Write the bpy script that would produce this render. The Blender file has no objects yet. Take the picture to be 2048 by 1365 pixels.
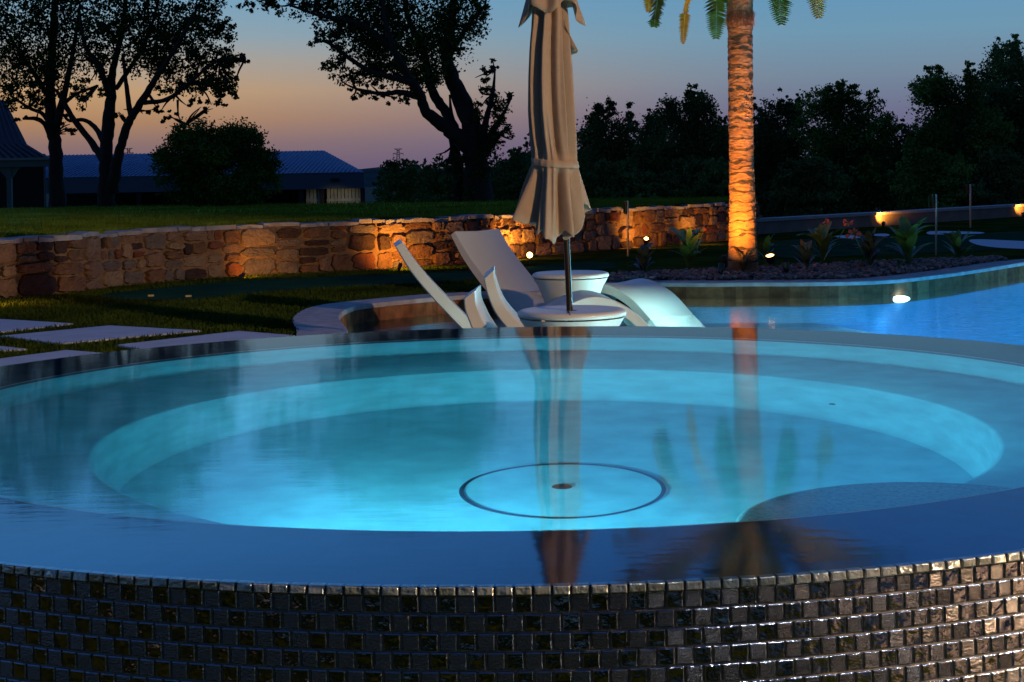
import bpy, bmesh, math, random
import numpy as np
from mathutils import Vector, Matrix, noise
from mathutils.geometry import tessellate_polygon
random.seed(7); rng = np.random.default_rng(7)
C = bpy.context.scene.collection
pi = math.pi
H0 = 0.52                      # camera height above the spa water (z = 0)
F = 3150.0; HZ = 350.0; ROLL = math.radians(1.02)
CX = Vector((math.cos(ROLL), 0, -math.sin(ROLL))); CU = Vector((math.sin(ROLL), 0, math.cos(ROLL)))

def lin(r, g, b):
    f = lambda c: (c/255/12.92) if c/255 <= .04045 else ((c/255+.055)/1.055)**2.4
    return (f(r), f(g), f(b))
def ray(px, py): return CX*((px-1024)/F) - CU*((py-HZ)/F) + Vector((0, 1, 0))
def at(px, py, z):
    d = ray(px, py); t = (z-H0)/d.z
    return Vector((d.x*t, t, z))
def atY(px, py, Y):
    d = ray(px, py); return Vector((d.x*Y, Y, H0+d.z*Y))

# ------------------------------------------------------------------ camera
cam_d = bpy.data.cameras.new('camera'); cam = bpy.data.objects.new('camera', cam_d); C.objects.link(cam)
M = Matrix((CX, CU, Vector((0, -1, 0)))).transposed().to_4x4(); M.translation = Vector((0, 0, H0))
cam.matrix_world = M
cam_d.sensor_width = 36; cam_d.lens = F/2048*36; cam_d.shift_y = -(682.5-HZ)/2048
cam_d.clip_start = .05; cam_d.clip_end = 6000
bpy.context.scene.camera = cam
sc = bpy.context.scene
sc.view_settings.view_transform = 'Standard'; sc.view_settings.look = 'None'
sc.view_settings.exposure = 0; sc.view_settings.gamma = 1

# ------------------------------------------------------------------ sky at dusk
W = bpy.data.worlds.new("World"); sc.world = W; W.use_nodes = True
nt = W.node_tree; nt.nodes.clear(); N = nt.nodes.new; L = nt.links.new
tc = N('ShaderNodeTexCoord'); sep = N('ShaderNodeSeparateXYZ'); L(tc.outputs['Generated'], sep.inputs[0])
def ramp(pts):
    r = N('ShaderNodeValToRGB'); e = r.color_ramp.elements
    while len(e) > 1: e.remove(e[-1])
    for i, (p, c) in enumerate(pts):
        q = e[0] if i == 0 else e.new(p)
        q.position = p; q.color = (*(lin(*c) if max(c) > 3 else c), 1)
    r.color_ramp.interpolation = 'LINEAR'
    return r
mr = N('ShaderNodeMapRange'); mr.inputs[1].default_value = 0; mr.inputs[2].default_value = .5
L(sep.outputs['Z'], mr.inputs[0])          # sine of the elevation, doubled
rw = ramp([(0, (108, 92, 116)), (.02, (120, 98, 112)), (.045, (138, 111, 108)), (.075, (172, 131, 96)), (.11, (190, 153, 112)), (.15, (170, 159, 146)), (.18, (144, 162, 171)), (.225, (120, 160, 185)), (.32, (.13, .42, .85)), (.45, (.11, .52, 1.35)), (.65, (.06, .24, .75)), (1, (.03, .09, .30))])
rc = ramp([(0, (88, 84, 118)), (.03, (97, 93, 127)), (.07, (108, 109, 137)), (.12, (114, 134, 154)), (.17, (108, 148, 173)), (.225, (97, 147, 182)), (.32, (.08, .27, .60)), (.45, (.055, .25, .82)), (.65, (.04, .17, .55)), (1, (.025, .08, .27))])
L(mr.outputs[0], rw.inputs[0]); L(mr.outputs[0], rc.inputs[0])
ax = N('ShaderNodeMapRange'); ax.interpolation_type = 'SMOOTHSTEP'
ax.inputs[1].default_value = -.30; ax.inputs[2].default_value = .22
L(sep.outputs['X'], ax.inputs[0])
mx = N('ShaderNodeMix'); mx.data_type = 'RGBA'
L(ax.outputs[0], mx.inputs[0]); L(rw.outputs[0], mx.inputs[6]); L(rc.outputs[0], mx.inputs[7])
ay = N('ShaderNodeMapRange'); ay.interpolation_type = 'SMOOTHSTEP'     # the sky opposite the sunset is already dark
ay.inputs[1].default_value = -.5; ay.inputs[2].default_value = .6; ay.inputs[3].default_value = .30; ay.inputs[4].default_value = 1.05
L(sep.outputs['Y'], ay.inputs[0])
bg = N('ShaderNodeBackground'); L(ay.outputs[0], bg.inputs[1])
L(mx.outputs[2], bg.inputs[0]); wo = N('ShaderNodeOutputWorld'); L(bg.outputs[0], wo.inputs[0])

# ------------------------------------------------------------------ helpers
def tag(o, label=None, cat=None, group=None, kind=None):
    if label: o['label'] = label
    if cat: o['category'] = cat
    if group: o['group'] = group
    if kind: o['kind'] = kind
    return o
def thing(name, loc, label, cat, group=None, rz=0):
    o = bpy.data.objects.new(name, None); C.objects.link(o); o.location = loc; o.rotation_euler = (0, 0, rz)
    o.empty_display_size = .1
    return tag(o, label, cat, group)
def obj(name, bm_or_me, mats, parent=None, smooth=False, world=False):
    if isinstance(bm_or_me, bmesh.types.BMesh):
        me = bpy.data.meshes.new(name); bm_or_me.to_mesh(me); bm_or_me.free()
    else: me = bm_or_me
    for m in (mats if isinstance(mats, (list, tuple)) else [mats]): me.materials.append(m)
    if smooth: me.polygons.foreach_set('use_smooth', [True]*len(me.polygons))
    o = bpy.data.objects.new(name, me); C.objects.link(o)
    if parent:
        o.parent = parent
        if world:
            r = parent
            while r.parent: r = r.parent
            me.transform((Matrix.Translation(r.location) @ r.rotation_euler.to_matrix().to_4x4()).inverted())
    return o
def pyme(name, V, Fc, mi=None):
    me = bpy.data.meshes.new(name); me.from_pydata([tuple(v) for v in V], [], Fc)
    if mi is not None: me.polygons.foreach_set('material_index', mi)
    me.update(); return me
def mat(name, col, rough=.6, metal=0, var=0, vs=5, bump=0, bs=20, col2=None, spec=None, stretch=None, detail=4, coords='Object', trans=0):
    m = bpy.data.materials.new(name); m.use_nodes = True; t = m.node_tree; n = t.nodes; l = t.links
    b = n['Principled BSDF']; b.inputs['Base Color'].default_value = (*col, 1)
    b.inputs['Roughness'].default_value = rough; b.inputs['Metallic'].default_value = metal
    if spec is not None: b.inputs['Specular IOR Level'].default_value = spec
    if var or col2 or bump:
        c = n.new('ShaderNodeTexCoord'); mp = n.new('ShaderNodeMapping'); l.new(c.outputs[coords], mp.inputs[0])
        if stretch: mp.inputs['Scale'].default_value = stretch
    if var or col2:
        nz = n.new('ShaderNodeTexNoise'); nz.inputs['Scale'].default_value = vs; nz.inputs['Detail'].default_value = detail
        l.new(mp.outputs[0], nz.inputs['Vector'])
        mr = n.new('ShaderNodeMapRange'); mr.inputs[1].default_value = .3; mr.inputs[2].default_value = .7
        l.new(nz.outputs[0], mr.inputs[0])
        mx = n.new('ShaderNodeMix'); mx.data_type = 'RGBA'; l.new(mr.outputs[0], mx.inputs[0])
        a = col if col2 else tuple(x*(1-var) for x in col); d = col2 if col2 else tuple(min(1, x*(1+var)) for x in col)
        mx.inputs[6].default_value = (*a, 1); mx.inputs[7].default_value = (*d, 1)
        l.new(mx.outputs[2], b.inputs['Base Color'])
    if bump:
        nb = n.new('ShaderNodeTexNoise'); nb.inputs['Scale'].default_value = bs; nb.inputs['Detail'].default_value = 5
        l.new(mp.outputs[0], nb.inputs['Vector'])
        bp = n.new('ShaderNodeBump'); bp.inputs['Strength'].default_value = min(1, bump); bp.inputs['Distance'].default_value = .02
        l.new(nb.outputs[0], bp.inputs['Height']); l.new(bp.outputs[0], b.inputs['Normal'])
    return m
def emis(name, col, s):
    m = bpy.data.materials.new(name); m.use_nodes = True; b = m.node_tree.nodes['Principled BSDF']
    b.inputs['Base Color'].default_value = (.02, .02, .02, 1); b.inputs['Emission Color'].default_value = (*col, 1); b.inputs['Emission Strength'].default_value = s
    return m
def box(bm, c, s, rot=None, mi=0, bevel=0):
    m = Matrix.Translation(c) @ (rot.to_4x4() if rot else Matrix()) @ Matrix.Diagonal((*s, 1))
    g = bmesh.ops.create_cube(bm, size=1, matrix=m)
    fs = set(f for v in g['verts'] for f in v.link_faces)
    for f in fs: f.material_index = mi
    if bevel: bmesh.ops.bevel(bm, geom=list(set(e for v in g['verts'] for e in v.link_edges)), offset=bevel, segments=2, affect='EDGES')
def tube(bm, pts, rs, n=8, cap=True, mi=0, jit=0):
    pts = [Vector(p) for p in pts]; rings = []
    prev = None
    for i, p in enumerate(pts):
        d = (pts[min(i+1, len(pts)-1)]-pts[max(i-1, 0)]).normalized()
        if prev is None:
            a = d.cross(Vector((0, 1, 0)));
            if a.length < .1: a = d.cross(Vector((1, 0, 0)))
            a.normalize()
        else: a = (prev - d*prev.dot(d)).normalized()
        prev = a; b = d.cross(a); r = rs[i] if hasattr(rs, '__len__') else rs
        rings.append([bm.verts.new(p + (a*math.cos(2*pi*k/n)+b*math.sin(2*pi*k/n))*r*(1+jit*(random.random()-.5))) for k in range(n)])
    for i in range(len(rings)-1):
        for k in range(n):
            f = bm.faces.new((rings[i][k], rings[i][(k+1) % n], rings[i+1][(k+1) % n], rings[i+1][k])); f.material_index = mi; f.smooth = True
    if cap:
        for r in (rings[0][::-1], rings[-1]): bm.faces.new(r).material_index = mi
def lathe(bm, prof, n=48, c=(0, 0), a0=0, a1=2*pi, mi=0, smooth=True, flip=False):
    full = abs(a1-a0-2*pi) < 1e-6; m = n if full else n+1
    rings = []
    for r, z in prof:
        if r < 1e-6: rings.append([bm.verts.new((c[0], c[1], z))]*m); continue
        rings.append([bm.verts.new((c[0]+r*math.cos(a0+(a1-a0)*k/n), c[1]+r*math.sin(a0+(a1-a0)*k/n), z)) for k in range(m)])
    for i in range(len(rings)-1):
        for k in range(n):
            q = [rings[i][k], rings[i][(k+1) % m], rings[i+1][(k+1) % m], rings[i+1][k]]
            u = []
            for v in q:
                if v not in u: u.append(v)
            if len(u) > 2:
                f = bm.faces.new(u[::-1] if flip else u); f.material_index = mi; f.smooth = smooth
def crom(P, k=6, closed=False):
    P = [Vector(p) for p in P]; out = []; n = len(P)
    for i in range(n if closed else n-1):
        g = lambda j: P[j % n] if closed else P[max(0, min(n-1, j))]
        a, b, c, d = g(i-1), g(i), g(i+1), g(i+2)
        for s in range(k):
            t = s/k
            out.append(.5*((2*b)+(c-a)*t+(2*a-5*b+4*c-d)*t*t+(3*b-a-3*c+d)*t**3))
    if not closed: out.append(P[-1])
    return out
def flat(name, loops, z, m, parent=None, up=True):
    loops = [[Vector((p[0], p[1], 0)) for p in l] for l in loops]
    tri = tessellate_polygon(loops); V = [v for l in loops for v in l]
    Fc = []
    for t in tri:
        a, b, c = (V[i] for i in t)
        if ((b-a).cross(c-a).z > 0) != up: t = (t[0], t[2], t[1])
        Fc.append(tuple(t))
    return obj(name, pyme(name, [(v.x, v.y, z) for v in V], Fc), m, parent)
def slab(name, poly, z0, z1, m, parent=None, bevel=0):
    bm = bmesh.new(); vs = [bm.verts.new((p[0], p[1], z1)) for p in poly]
    f = bm.faces.new(vs)
    if f.normal.z < 0: f.normal_flip()
    f.normal_update()
    if f.normal.z < 0: f.normal_flip()
    g = bmesh.ops.extrude_face_region(bm, geom=[f]); 
    for v in g['geom']:
        if isinstance(v, bmesh.types.BMVert): v.co.z = z0
    bmesh.ops.recalc_face_normals(bm, faces=bm.faces)
    if bevel: bmesh.ops.bevel(bm, geom=list(bm.edges), offset=bevel, segments=2, affect='EDGES')
    return obj(name, bm, m, parent)
def light(name, kind, loc, energy, col, parent, to=None, size=.05, spot=None, blend=.6):
    d = bpy.data.lights.new(name, kind); d.energy = energy; d.color = col
    if kind in ('POINT', 'SPOT'): d.shadow_soft_size = size
    if kind == 'AREA': d.shape = 'DISK'; d.size = size
    if spot: d.spot_size = math.radians(spot); d.spot_blend = blend
    o = bpy.data.objects.new(name, d); C.objects.link(o)
    q = (Vector(to)-Vector(loc)).to_track_quat('-Z', 'Y') if to is not None else None
    Mw = Matrix.Translation(loc) @ (q.to_matrix().to_4x4() if q else Matrix())
    if parent:
        o.parent = parent
        r = Matrix.Translation(parent.location) @ parent.rotation_euler.to_matrix().to_4x4()
        Mw = r.inverted() @ Mw
    o.matrix_local = Mw
    return o

# ------------------------------------------------------------------ materials
G = -.46; COP = -.448; PW = -.59; LEDGE = -.80; UP = .05
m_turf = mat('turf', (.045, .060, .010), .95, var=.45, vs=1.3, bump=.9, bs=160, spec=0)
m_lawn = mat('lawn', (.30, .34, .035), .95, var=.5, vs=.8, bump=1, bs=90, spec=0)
m_green = mat('putting_green', (.022, .070, .036), .95, var=.2, vs=2, bump=.5, bs=220, spec=0)
m_far = mat('far_ground', (.03, .045, .02), .95, var=.4, vs=.05, spec=.1)
m_hill = mat('hill_trees', (.03, .05, .045), .95, var=.4, vs=.08, spec=.05)
m_pav = mat('pale_paver', (.46, .46, .50), .75, var=.10, vs=6, bump=.12, bs=60)
m_coping = mat('coping_stone', (.38, .35, .36), .8, spec=.15, var=.22, vs=9, bump=.2, bs=40)
m_travs = [mat('waterline_tile', c, .75, spec=.1, var=.3, vs=14, bump=.2, bs=50) for c in ((.20, .085, .038), (.14, .058, .026), (.25, .11, .05), (.18, .075, .034))]
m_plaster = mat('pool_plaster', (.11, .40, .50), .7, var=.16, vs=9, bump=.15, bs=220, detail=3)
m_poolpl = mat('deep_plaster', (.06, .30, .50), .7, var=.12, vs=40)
m_rim = mat('rim_tile', (.003, .07, .30), .3, var=.25, vs=20, spec=.1)
m_grout = mat('grout', (.20, .19, .185), .35, var=.3, vs=50, bump=.3, bs=200)
m_gravel = [mat('gravel', c, .85, var=.35, vs=25) for c in ((.25, .16, .125), (.38, .27, .22), (.12, .085, .07), (.30, .22, .20))]
m_white = mat('white_resin', (.58, .54, .47), .42, var=.03, vs=4)
m_bronze = mat('bronze_pole', (.035, .026, .02), .35, metal=.6)
m_fix = mat('fixture_black', (.02, .018, .015), .5, metal=.4)
m_canvas = mat('canvas', (.35, .245, .165), .85, var=.05, vs=30, bump=.25, bs=900, stretch=(1, 1, 1))
m_barks = mat('bark', (.024, .018, .015), .95, var=.4, vs=6, bump=1, bs=14, stretch=(1, 1, .25))
m_leafA = mat('leaf_cottonwood', (.045, .080, .018), .7, var=.5, vs=1.2, spec=.1)
m_leafB = mat('leaf_shrub', (.075, .14, .02), .7, var=.5, vs=1.5, spec=.1)
m_leafC = mat('leaf_oak', (.11, .175, .055), .8, var=.6, vs=.5, spec=.05)
m_leafD = mat('leaf_pale_oak', (.13, .22, .045), .8, var=.65, vs=.5, spec=.05)
m_canna = mat('canna_leaf', (.12, .19, .03), .45, var=.35, vs=8)
m_cannad = mat('canna_leaf_bronze', (.10, .055, .025), .45, var=.35, vs=8)
m_flower = mat('canna_flower', (.65, .10, .03), .6, var=.3, vs=30)

def water_mat(name, rough_g, rough_t, refr, tint, bump, bs, stretch):
    m = bpy.data.materials.new(name); m.use_nodes = True; t = m.node_tree; n = t.nodes; l = t.links
    n.clear(); out = n.new('ShaderNodeOutputMaterial')
    c = n.new('ShaderNodeTexCoord'); mp = n.new('ShaderNodeMapping'); mp.inputs['Scale'].default_value = stretch
    l.new(c.outputs['Object'], mp.inputs[0]); nz = n.new('ShaderNodeTexNoise'); nz.inputs['Scale'].default_value = bs; nz.inputs['Detail'].default_value = 2
    l.new(mp.outputs[0], nz.inputs['Vector']); bp = n.new('ShaderNodeBump'); bp.inputs['Strength'].default_value = bump; bp.inputs['Distance'].default_value = .004
    l.new(nz.outputs[0], bp.inputs['Height'])
    fr = n.new('ShaderNodeFresnel'); fr.inputs['IOR'].default_value = 1.333
    g = n.new('ShaderNodeBsdfGlossy'); g.inputs['Roughness'].default_value = rough_g; l.new(bp.outputs[0], g.inputs['Normal'])
    if refr:
        r = n.new('ShaderNodeBsdfRefraction'); r.inputs['IOR'].default_value = 1.333; r.inputs['Roughness'].default_value = rough_t; r.inputs['Color'].default_value = (*tint, 1)
    else:
        r = n.new('ShaderNodeBsdfTransparent'); r.inputs['Color'].default_value = (*tint, 1)
    mx = n.new('ShaderNodeMixShader'); l.new(fr.outputs[0], mx.inputs[0]); l.new(r.outputs[0], mx.inputs[1]); l.new(g.outputs[0], mx.inputs[2])
    l.new(mx.outputs[0], out.inputs[0]); return m
m_spaw = water_mat('spa_water', .055, 0.0, True, (.80, .96, 1), .035, 13, (1, 3, 1))
m_poolw = water_mat('pool_water', .11, 0, False, (.50, .78, .92), 1.0, 7, (1, 2.5, 1))

# ------------------------------------------------------------------ spa
h = H0
SC = (.0385*h+.0, 7.083*h); R1 = 3.253*h; R2 = 2.663*h
BC = (.119*h, 6.985*h); RB = 1.957*h; DB = -.76*h; DF = -1.72*h
spa = thing('spa', (SC[0], SC[1], G), 'round raised spa faced in mirror mosaic tiles, full to its brim with glowing cyan water', 'spa')
NS = 220
# rim
bm = bmesh.new(); rr_ = [R2, R2+(R1-R2)*.34, R2+(R1-R2)*.67, R1]
for q in range(3): lathe(bm, [(rr_[q], -.004), (rr_[q+1], -.004)], 264, SC, smooth=False)
for f in bm.faces: f.material_index = random.randrange(3)
lathe(bm, [(R2, -.055), (R2, -.004)], 264, SC, smooth=False)
obj('rim', bm, [mat('rim_tile', c, .3, var=.2, vs=25, spec=.1) for c in ((.004, .022, .075), (.005, .027, .085), (.004, .018, .062))], spa, world=True)
bm = bmesh.new(); lathe(bm, [(R2-.004, -.009), (R2-.004, -.0028), (R2+.001, -.0026)], 264, SC)
obj('inner_nosing', bm, mat('nosing', (.30, .26, .22), .4), spa, world=True)
# interior shell: upper wall, bench (annulus between two circles), lower wall, floor
bm = bmesh.new(); lathe(bm, [(R2, -.055), (R2, DB)], NS, SC, flip=False)
r1 = [bm.verts.new((SC[0]+R2*math.cos(2*pi*k/NS), SC[1]+R2*math.sin(2*pi*k/NS), DB)) for k in range(NS)]
r2 = [bm.verts.new((BC[0]+RB*math.cos(2*pi*k/NS), BC[1]+RB*math.sin(2*pi*k/NS), DB)) for k in range(NS)]
r3 = [bm.verts.new((BC[0]+(RB-.012)*math.cos(2*pi*k/NS), BC[1]+(RB-.012)*math.sin(2*pi*k/NS), DB-.012)) for k in range(NS)]
r4 = [bm.verts.new((BC[0]+(RB-.012)*math.cos(2*pi*k/NS), BC[1]+(RB-.012)*math.sin(2*pi*k/NS), DF+.03)) for k in range(NS)]
r5 = [bm.verts.new((BC[0]+(RB-.045)*math.cos(2*pi*k/NS), BC[1]+(RB-.045)*math.sin(2*pi*k/NS), DF)) for k in range(NS)]
for a, b in ((r1, r2), (r2, r3), (r3, r4), (r4, r5)):
    for k in range(NS):
        f = bm.faces.new((a[k], a[(k+1) % NS], b[(k+1) % NS], b[k])); f.smooth = True
bm.faces.new(r5)
obj('plaster_shell', bm, m_plaster, spa, world=True)
bm = bmesh.new(); lc = (1.38*h, 5.17*h)
lathe(bm, [(0, DB+.004), (.64*h, DB+.004), (.665*h, DB-.012), (.665*h, DF+.01)], 80, lc)
obj('step', bm, mat('step_plaster', (.07, .20, .25), .7, var=.35, vs=120, bump=.3), spa, world=True)
bm = bmesh.new(); dc = (.195*h, 6.86*h); z = DF
lathe(bm, [(.430*h, z+.003), (.432*h, z+.006), (.448*h, z+.006), (.450*h, z+.003)], 90, dc)
lathe(bm, [(0, z+.008), (.04*h, z+.007), (.045*h, z+.003)], 30, (dc[0], dc[1]+.02))
obj('drain_ring', bm, mat('drain_dark', (.006, .012, .02), .5), spa, world=True)
bm = bmesh.new(); a = math.radians(38)
bmesh.ops.create_uvsphere(bm, u_segments=12, v_segments=8, radius=.011, matrix=Matrix.Translation((BC[0]+(RB-.012)*math.cos(a), BC[1]+(RB-.012)*math.sin(a), DF+.19)))
obj('jet', bm, mat('jet_dark', (.01, .02, .03), .5), spa, world=True)
# wall of tiles below the rim
bm = bmesh.new(); lathe(bm, [(R1-.0068, -.004), (R1-.0068, G-.05)], NS, SC, flip=True)
obj('wall_core', bm, m_grout, spa, world=True)
pitch = .0465*h; V = []; Fc = []; MI = []
ncol = int(round(math.radians(250)*R1/pitch)); a0 = -pi/2-math.radians(125)
gap = .0027
def tile(a, zt, zb, w, r, depth, mi, tilt=0, tilt2=0, edge=True):
    ca, sa = math.cos(a), math.sin(a); n_ = Vector((ca, sa, 0)); t_ = Vector((-sa, ca, 0)); c = Vector((SC[0], SC[1], 0))
    b = len(V); bev = .0015
    for (rr, ins) in ((r-depth, 0), (r-bev*.9, 0), (r, bev)):
        for (s, q) in ((-1, zt-ins), (1, zt-ins), (1, zb+ins), (-1, zb+ins)):
            zc = (zt+zb)/2
            V.append(c + n_*(rr + (tilt*s*(w/2) + tilt2*(q-zc) if ins or 1 else 0)) + t_*(s*(w/2-ins)) + Vector((0, 0, q)))
    for i in (0, 4):
        for k in range(4):
            Fc.append((b+i+k, b+i+(k+1) % 4, b+i+4+(k+1) % 4, b+i+4+k)); MI.append(2 if edge and i == 4 else mi)
    Fc.append((b+8, b+9, b+10, b+11)); MI.append(mi)
rows = 19
for r_ in range(rows):
    zt = -.0135-r_*pitch; zb = zt-pitch+gap
    for k in range(ncol):
        off = (r_ % 2)*.5
        a = a0 + (k+off)*pitch/R1
        mi = (k + (r_//2)) % 2
        tile(a, zt, zb, pitch-gap, R1-.004, .009, mi, rng.normal(0, .02), rng.normal(0, .02))
def glassy(name, col, rough, bump, bs, metal=1):
    m = mat(name, col, rough, metal, bump=bump, bs=bs); return m
m_tA = glassy('mirror_tile_smooth', (.50, .42, .38), .07, .22, 55)
m_tB = glassy('mirror_tile_hammered', (.22, .195, .19), .18, .35, 420)
obj('tile_facing', pyme('tile_facing', V, Fc, MI), [m_tA, m_tB, glassy('tile_glass_edge', (.46, .46, .48), .13, .2, 150)], spa, world=True)
V = []; Fc = []; MI = []
for k in range(ncol):
    a = a0 + k*pitch/R1
    tile(a, -.0005, -.0115, pitch-gap*1.3, R1+.002+abs(rng.normal(0, .0006)), .012, 0, rng.normal(0, .03), rng.normal(0, .1)-.15, False)
obj('edge_trim', pyme('edge_trim', V, Fc, MI), [glassy('edge_tile', (.50, .50, .42), .15, .3, 120, .6)], spa, world=True)
# water surface
bm = bmesh.new(); lathe(bm, [(0, 0), (R2, 0), (R1+.0015, 0)], NS, SC, flip=False)
for f in bm.faces: f.smooth = False
bmesh.ops.recalc_face_normals(bm, faces=bm.faces)
if sum(f.normal.z for f in bm.faces) < 0: bmesh.ops.reverse_faces(bm, faces=bm.faces)
tag(obj('spa_water', bm, m_spaw), kind='structure')
# spa lamps set in the pit wall on the near side
lampcol = (.32, .88, .97)
def niche(name, parent, pos, to, r, em, energy, col, spot=None):
    bm = bmesh.new(); q = (Vector(to)-Vector(pos)).to_track_quat('Z', 'Y').to_matrix().to_4x4()
    bmesh.ops.create_cone(bm, cap_ends=True, segments=28, radius1=r*1.25, radius2=r*1.1, depth=.012, matrix=Matrix.Translation(pos) @ q)
    o = obj(name, bm, m_white, parent, world=True)
    bm = bmesh.new(); bmesh.ops.create_cone(bm, cap_ends=True, segments=28, radius1=r, radius2=r*.8, depth=.01, matrix=Matrix.Translation(Vector(pos)+(Vector(to)-Vector(pos)).normalized()*.009) @ q)
    le = obj('lens', bm, em, o); le.data.transform(Matrix.Translation(-Vector(parent.location)) if parent.rotation_euler.z == 0 else Matrix())
    p = Vector(pos)+(Vector(to)-Vector(pos)).normalized()*.05
    light('lamp_light', 'SPOT' if spot else 'POINT', p, energy, col, parent, to=to, size=r, spot=spot, blend=.9)
m_spal = emis('spa_lamp_lens', lampcol, 20)
for deg, e in ((-122, 105), (-84, 26)):
    a = math.radians(deg); p = Vector((BC[0]+(RB-.02)*math.cos(a), BC[1]+(RB-.02)*math.sin(a), DB-.17))
    niche('spa_lamp', spa, p, p+Vector((.75, 1, .10)), .05, m_spal, e, lampcol, 160)


# ------------------------------------------------------------------ pool
oL = [(-.95, 6.3), (-.98, 8.2)] + [at(x, y, COP)[:2] for x, y in ((690, 668), (673, 634), (700, 614), (760, 605), (830, 598), (900, 592), (985, 588), (1100, 581), (1210, 571), (1321, 566), (1420, 566), (1500, 565), (1620, 564.5), (1727, 562), (1800, 557.5), (1870, 550), (1950, 539), (2048, 524))] + [(9.5, 19), (16, 21), (18, 10), (14, 6.4)]
outline = crom([(p[0], p[1], 0) for p in oL[:-4]], 6) + [Vector((*p, 0)) for p in oL[-4:]]
on = len(outline)
flat_area = sum(outline[i].x*outline[(i+1) % on].y-outline[(i+1) % on].x*outline[i].y for i in range(on))
pool = thing('swimming_pool', (2, 10, G), 'freeform swimming pool with pale coping, brown waterline tiles and a shallow ledge for loungers', 'pool')
# basin walls with waterline tiles of their own tones
bm = bmesh.new(); acc = 0
for i in range(on):
    a, b = outline[i], outline[(i+1) % on]; n = max(1, int(round((b-a).length/.15)))
    for k in range(n):
        p, q = a.lerp(b, k/n), a.lerp(b, (k+1)/n)
        f = bm.faces.new([bm.verts.new((w.x, w.y, z)) for w, z in ((p, COP-.03), (q, COP-.03), (q, PW-.07), (p, PW-.07))])
        acc += 1; f.material_index = random.randrange(4)
obj('waterline_tiles', bm, m_travs, pool, world=True)
bm = bmesh.new()
for i in range(on):
    a, b = outline[i], outline[(i+1) % on]
    bm.faces.new([bm.verts.new((w.x, w.y, z)) for w, z in ((a, PW-.07), (b, PW-.07), (b, -1.75), (a, -1.75))])
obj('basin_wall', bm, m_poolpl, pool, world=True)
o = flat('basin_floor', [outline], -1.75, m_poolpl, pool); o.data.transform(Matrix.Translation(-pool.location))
# ledge
edge = crom([(*p, 0) for p in ((1.72, 14.15), (2.35, 13.9), (2.80, 12.9), (3.02, 11.7), (3.1, 9.5), (2.9, 7.6), (2.6, 6.3))], 8)
iL = min(range(on), key=lambda i: (outline[i]-edge[0]).length)
ledge_poly = outline[:iL+1] + edge
o = flat('ledge_floor', [ledge_poly], LEDGE, m_plaster, pool); o.data.transform(Matrix.Translation(-pool.location))
bm = bmesh.new()
for a, b in zip(edge, edge[1:]): bm.faces.new([bm.verts.new((w.x, w.y, z)) for w, z in ((a, LEDGE), (b, LEDGE), (b, -1.75), (a, -1.75))])
obj('ledge_face', bm, m_plaster, pool, world=True)
tag(flat('pool_water', [outline], PW, m_poolw), kind='structure')
# coping
def offset(P, d, closed=True):
    out = []; n = len(P)
    for i in range(n):
        a = P[(i-1) % n] if closed or i else P[i]; b = P[(i+1) % n] if closed or i < n-1 else P[i]
        t = (b-a).normalized(); nn = Vector((t.y, -t.x, 0)); out.append(P[i]+nn*d)
    return out
sgn = 1 if flat_area > 0 else -1
inn = offset(outline, -.02*sgn); outr = offset(outline, .30*sgn)
bm = bmesh.new(); prof = lambda i: [(inn[i], COP-.035), (inn[i], COP-.006), (inn[i].lerp(outr[i], .02), COP), (outr[i], COP), (outr[i], G-.02)]
for i in range(on):
    j = (i+1) % on
    A = [bm.verts.new((p.x, p.y, z)) for p, z in prof(i)]; B = [bm.verts.new((p.x, p.y, z)) for p, z in prof(j)]
    for k in range(4): bm.faces.new((A[k], B[k], B[k+1], A[k+1]))
bmesh.ops.remove_doubles(bm, verts=bm.verts, dist=1e-4); bmesh.ops.recalc_face_normals(bm, faces=bm.faces)
obj('coping', bm, m_coping, pool, world=True)
m_pl = emis('pool_lamp_lens', (.8, .97, 1), 18)
wx = at(1797, 561, COP); wx = min([q for q in outline if q.y > 12], key=lambda q: abs(q.x/q.y-wx.x/wx.y))
pp = Vector((wx.x-.01, wx.y-.045, PW-.034))
bm = bmesh.new(); bmesh.ops.create_uvsphere(bm, u_segments=24, v_segments=12, radius=1, matrix=Matrix.Translation(pp) @ Matrix.Diagonal((.082, .02, .030, 1)))
obj('pool_lamp', bm, m_pl, pool, world=True)
light('pool_spot', 'SPOT', pp+Vector((-.02, -.08, -.03)), 150, (.40, .78, 1), pool, to=pp+Vector((-.5, -2, -1.5)), size=.06, spot=110)
pp = Vector((6.5, 15.2, PW-.2)); niche('pool_lamp', pool, pp, pp+Vector((-.3, -1, 0)), .075, m_pl, 120, (.35, .75, 1))
for lx, ly, tx, ty, e in ((4.6, 13.4, 3.9, 9, 2600), (6.8, 14.0, 6, 9, 3400)):
    light('pool_spot', 'SPOT', (lx, ly, -.80), e, (.34, .86, 1), pool, to=(tx, ty, -2.9), size=.2, spot=120, blend=.9)  # fill spots without fixtures, added to brighten the deep basin
# lamps low in the ledge
def ledge_lamp(x, y, e, lab):
    t = thing('ledge_lamp', (x, y, LEDGE), lab, 'pool light', 'lights set in the shallow ledge')
    bm = bmesh.new(); lathe(bm, [(.05, 0), (.05, .03), (.035, .05), (0, .055)], 24, (x, y)); bm.verts.ensure_lookup_table()
    for v in bm.verts: v.co.z += LEDGE
    obj('housing', bm, m_white, t, world=True, smooth=True)
    bm = bmesh.new(); lathe(bm, [(.036, .052), (.03, .064), (0, .07)], 24, (x, y))
    for v in bm.verts: v.co.z += LEDGE
    obj('lens', bm, emis('ledge_lens', (.85, 1, .97), 25), t, world=True)
    light('lamp_light', 'POINT', (x, y, LEDGE+.12), e, (.72, 1, .92), t, size=.04)

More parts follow.
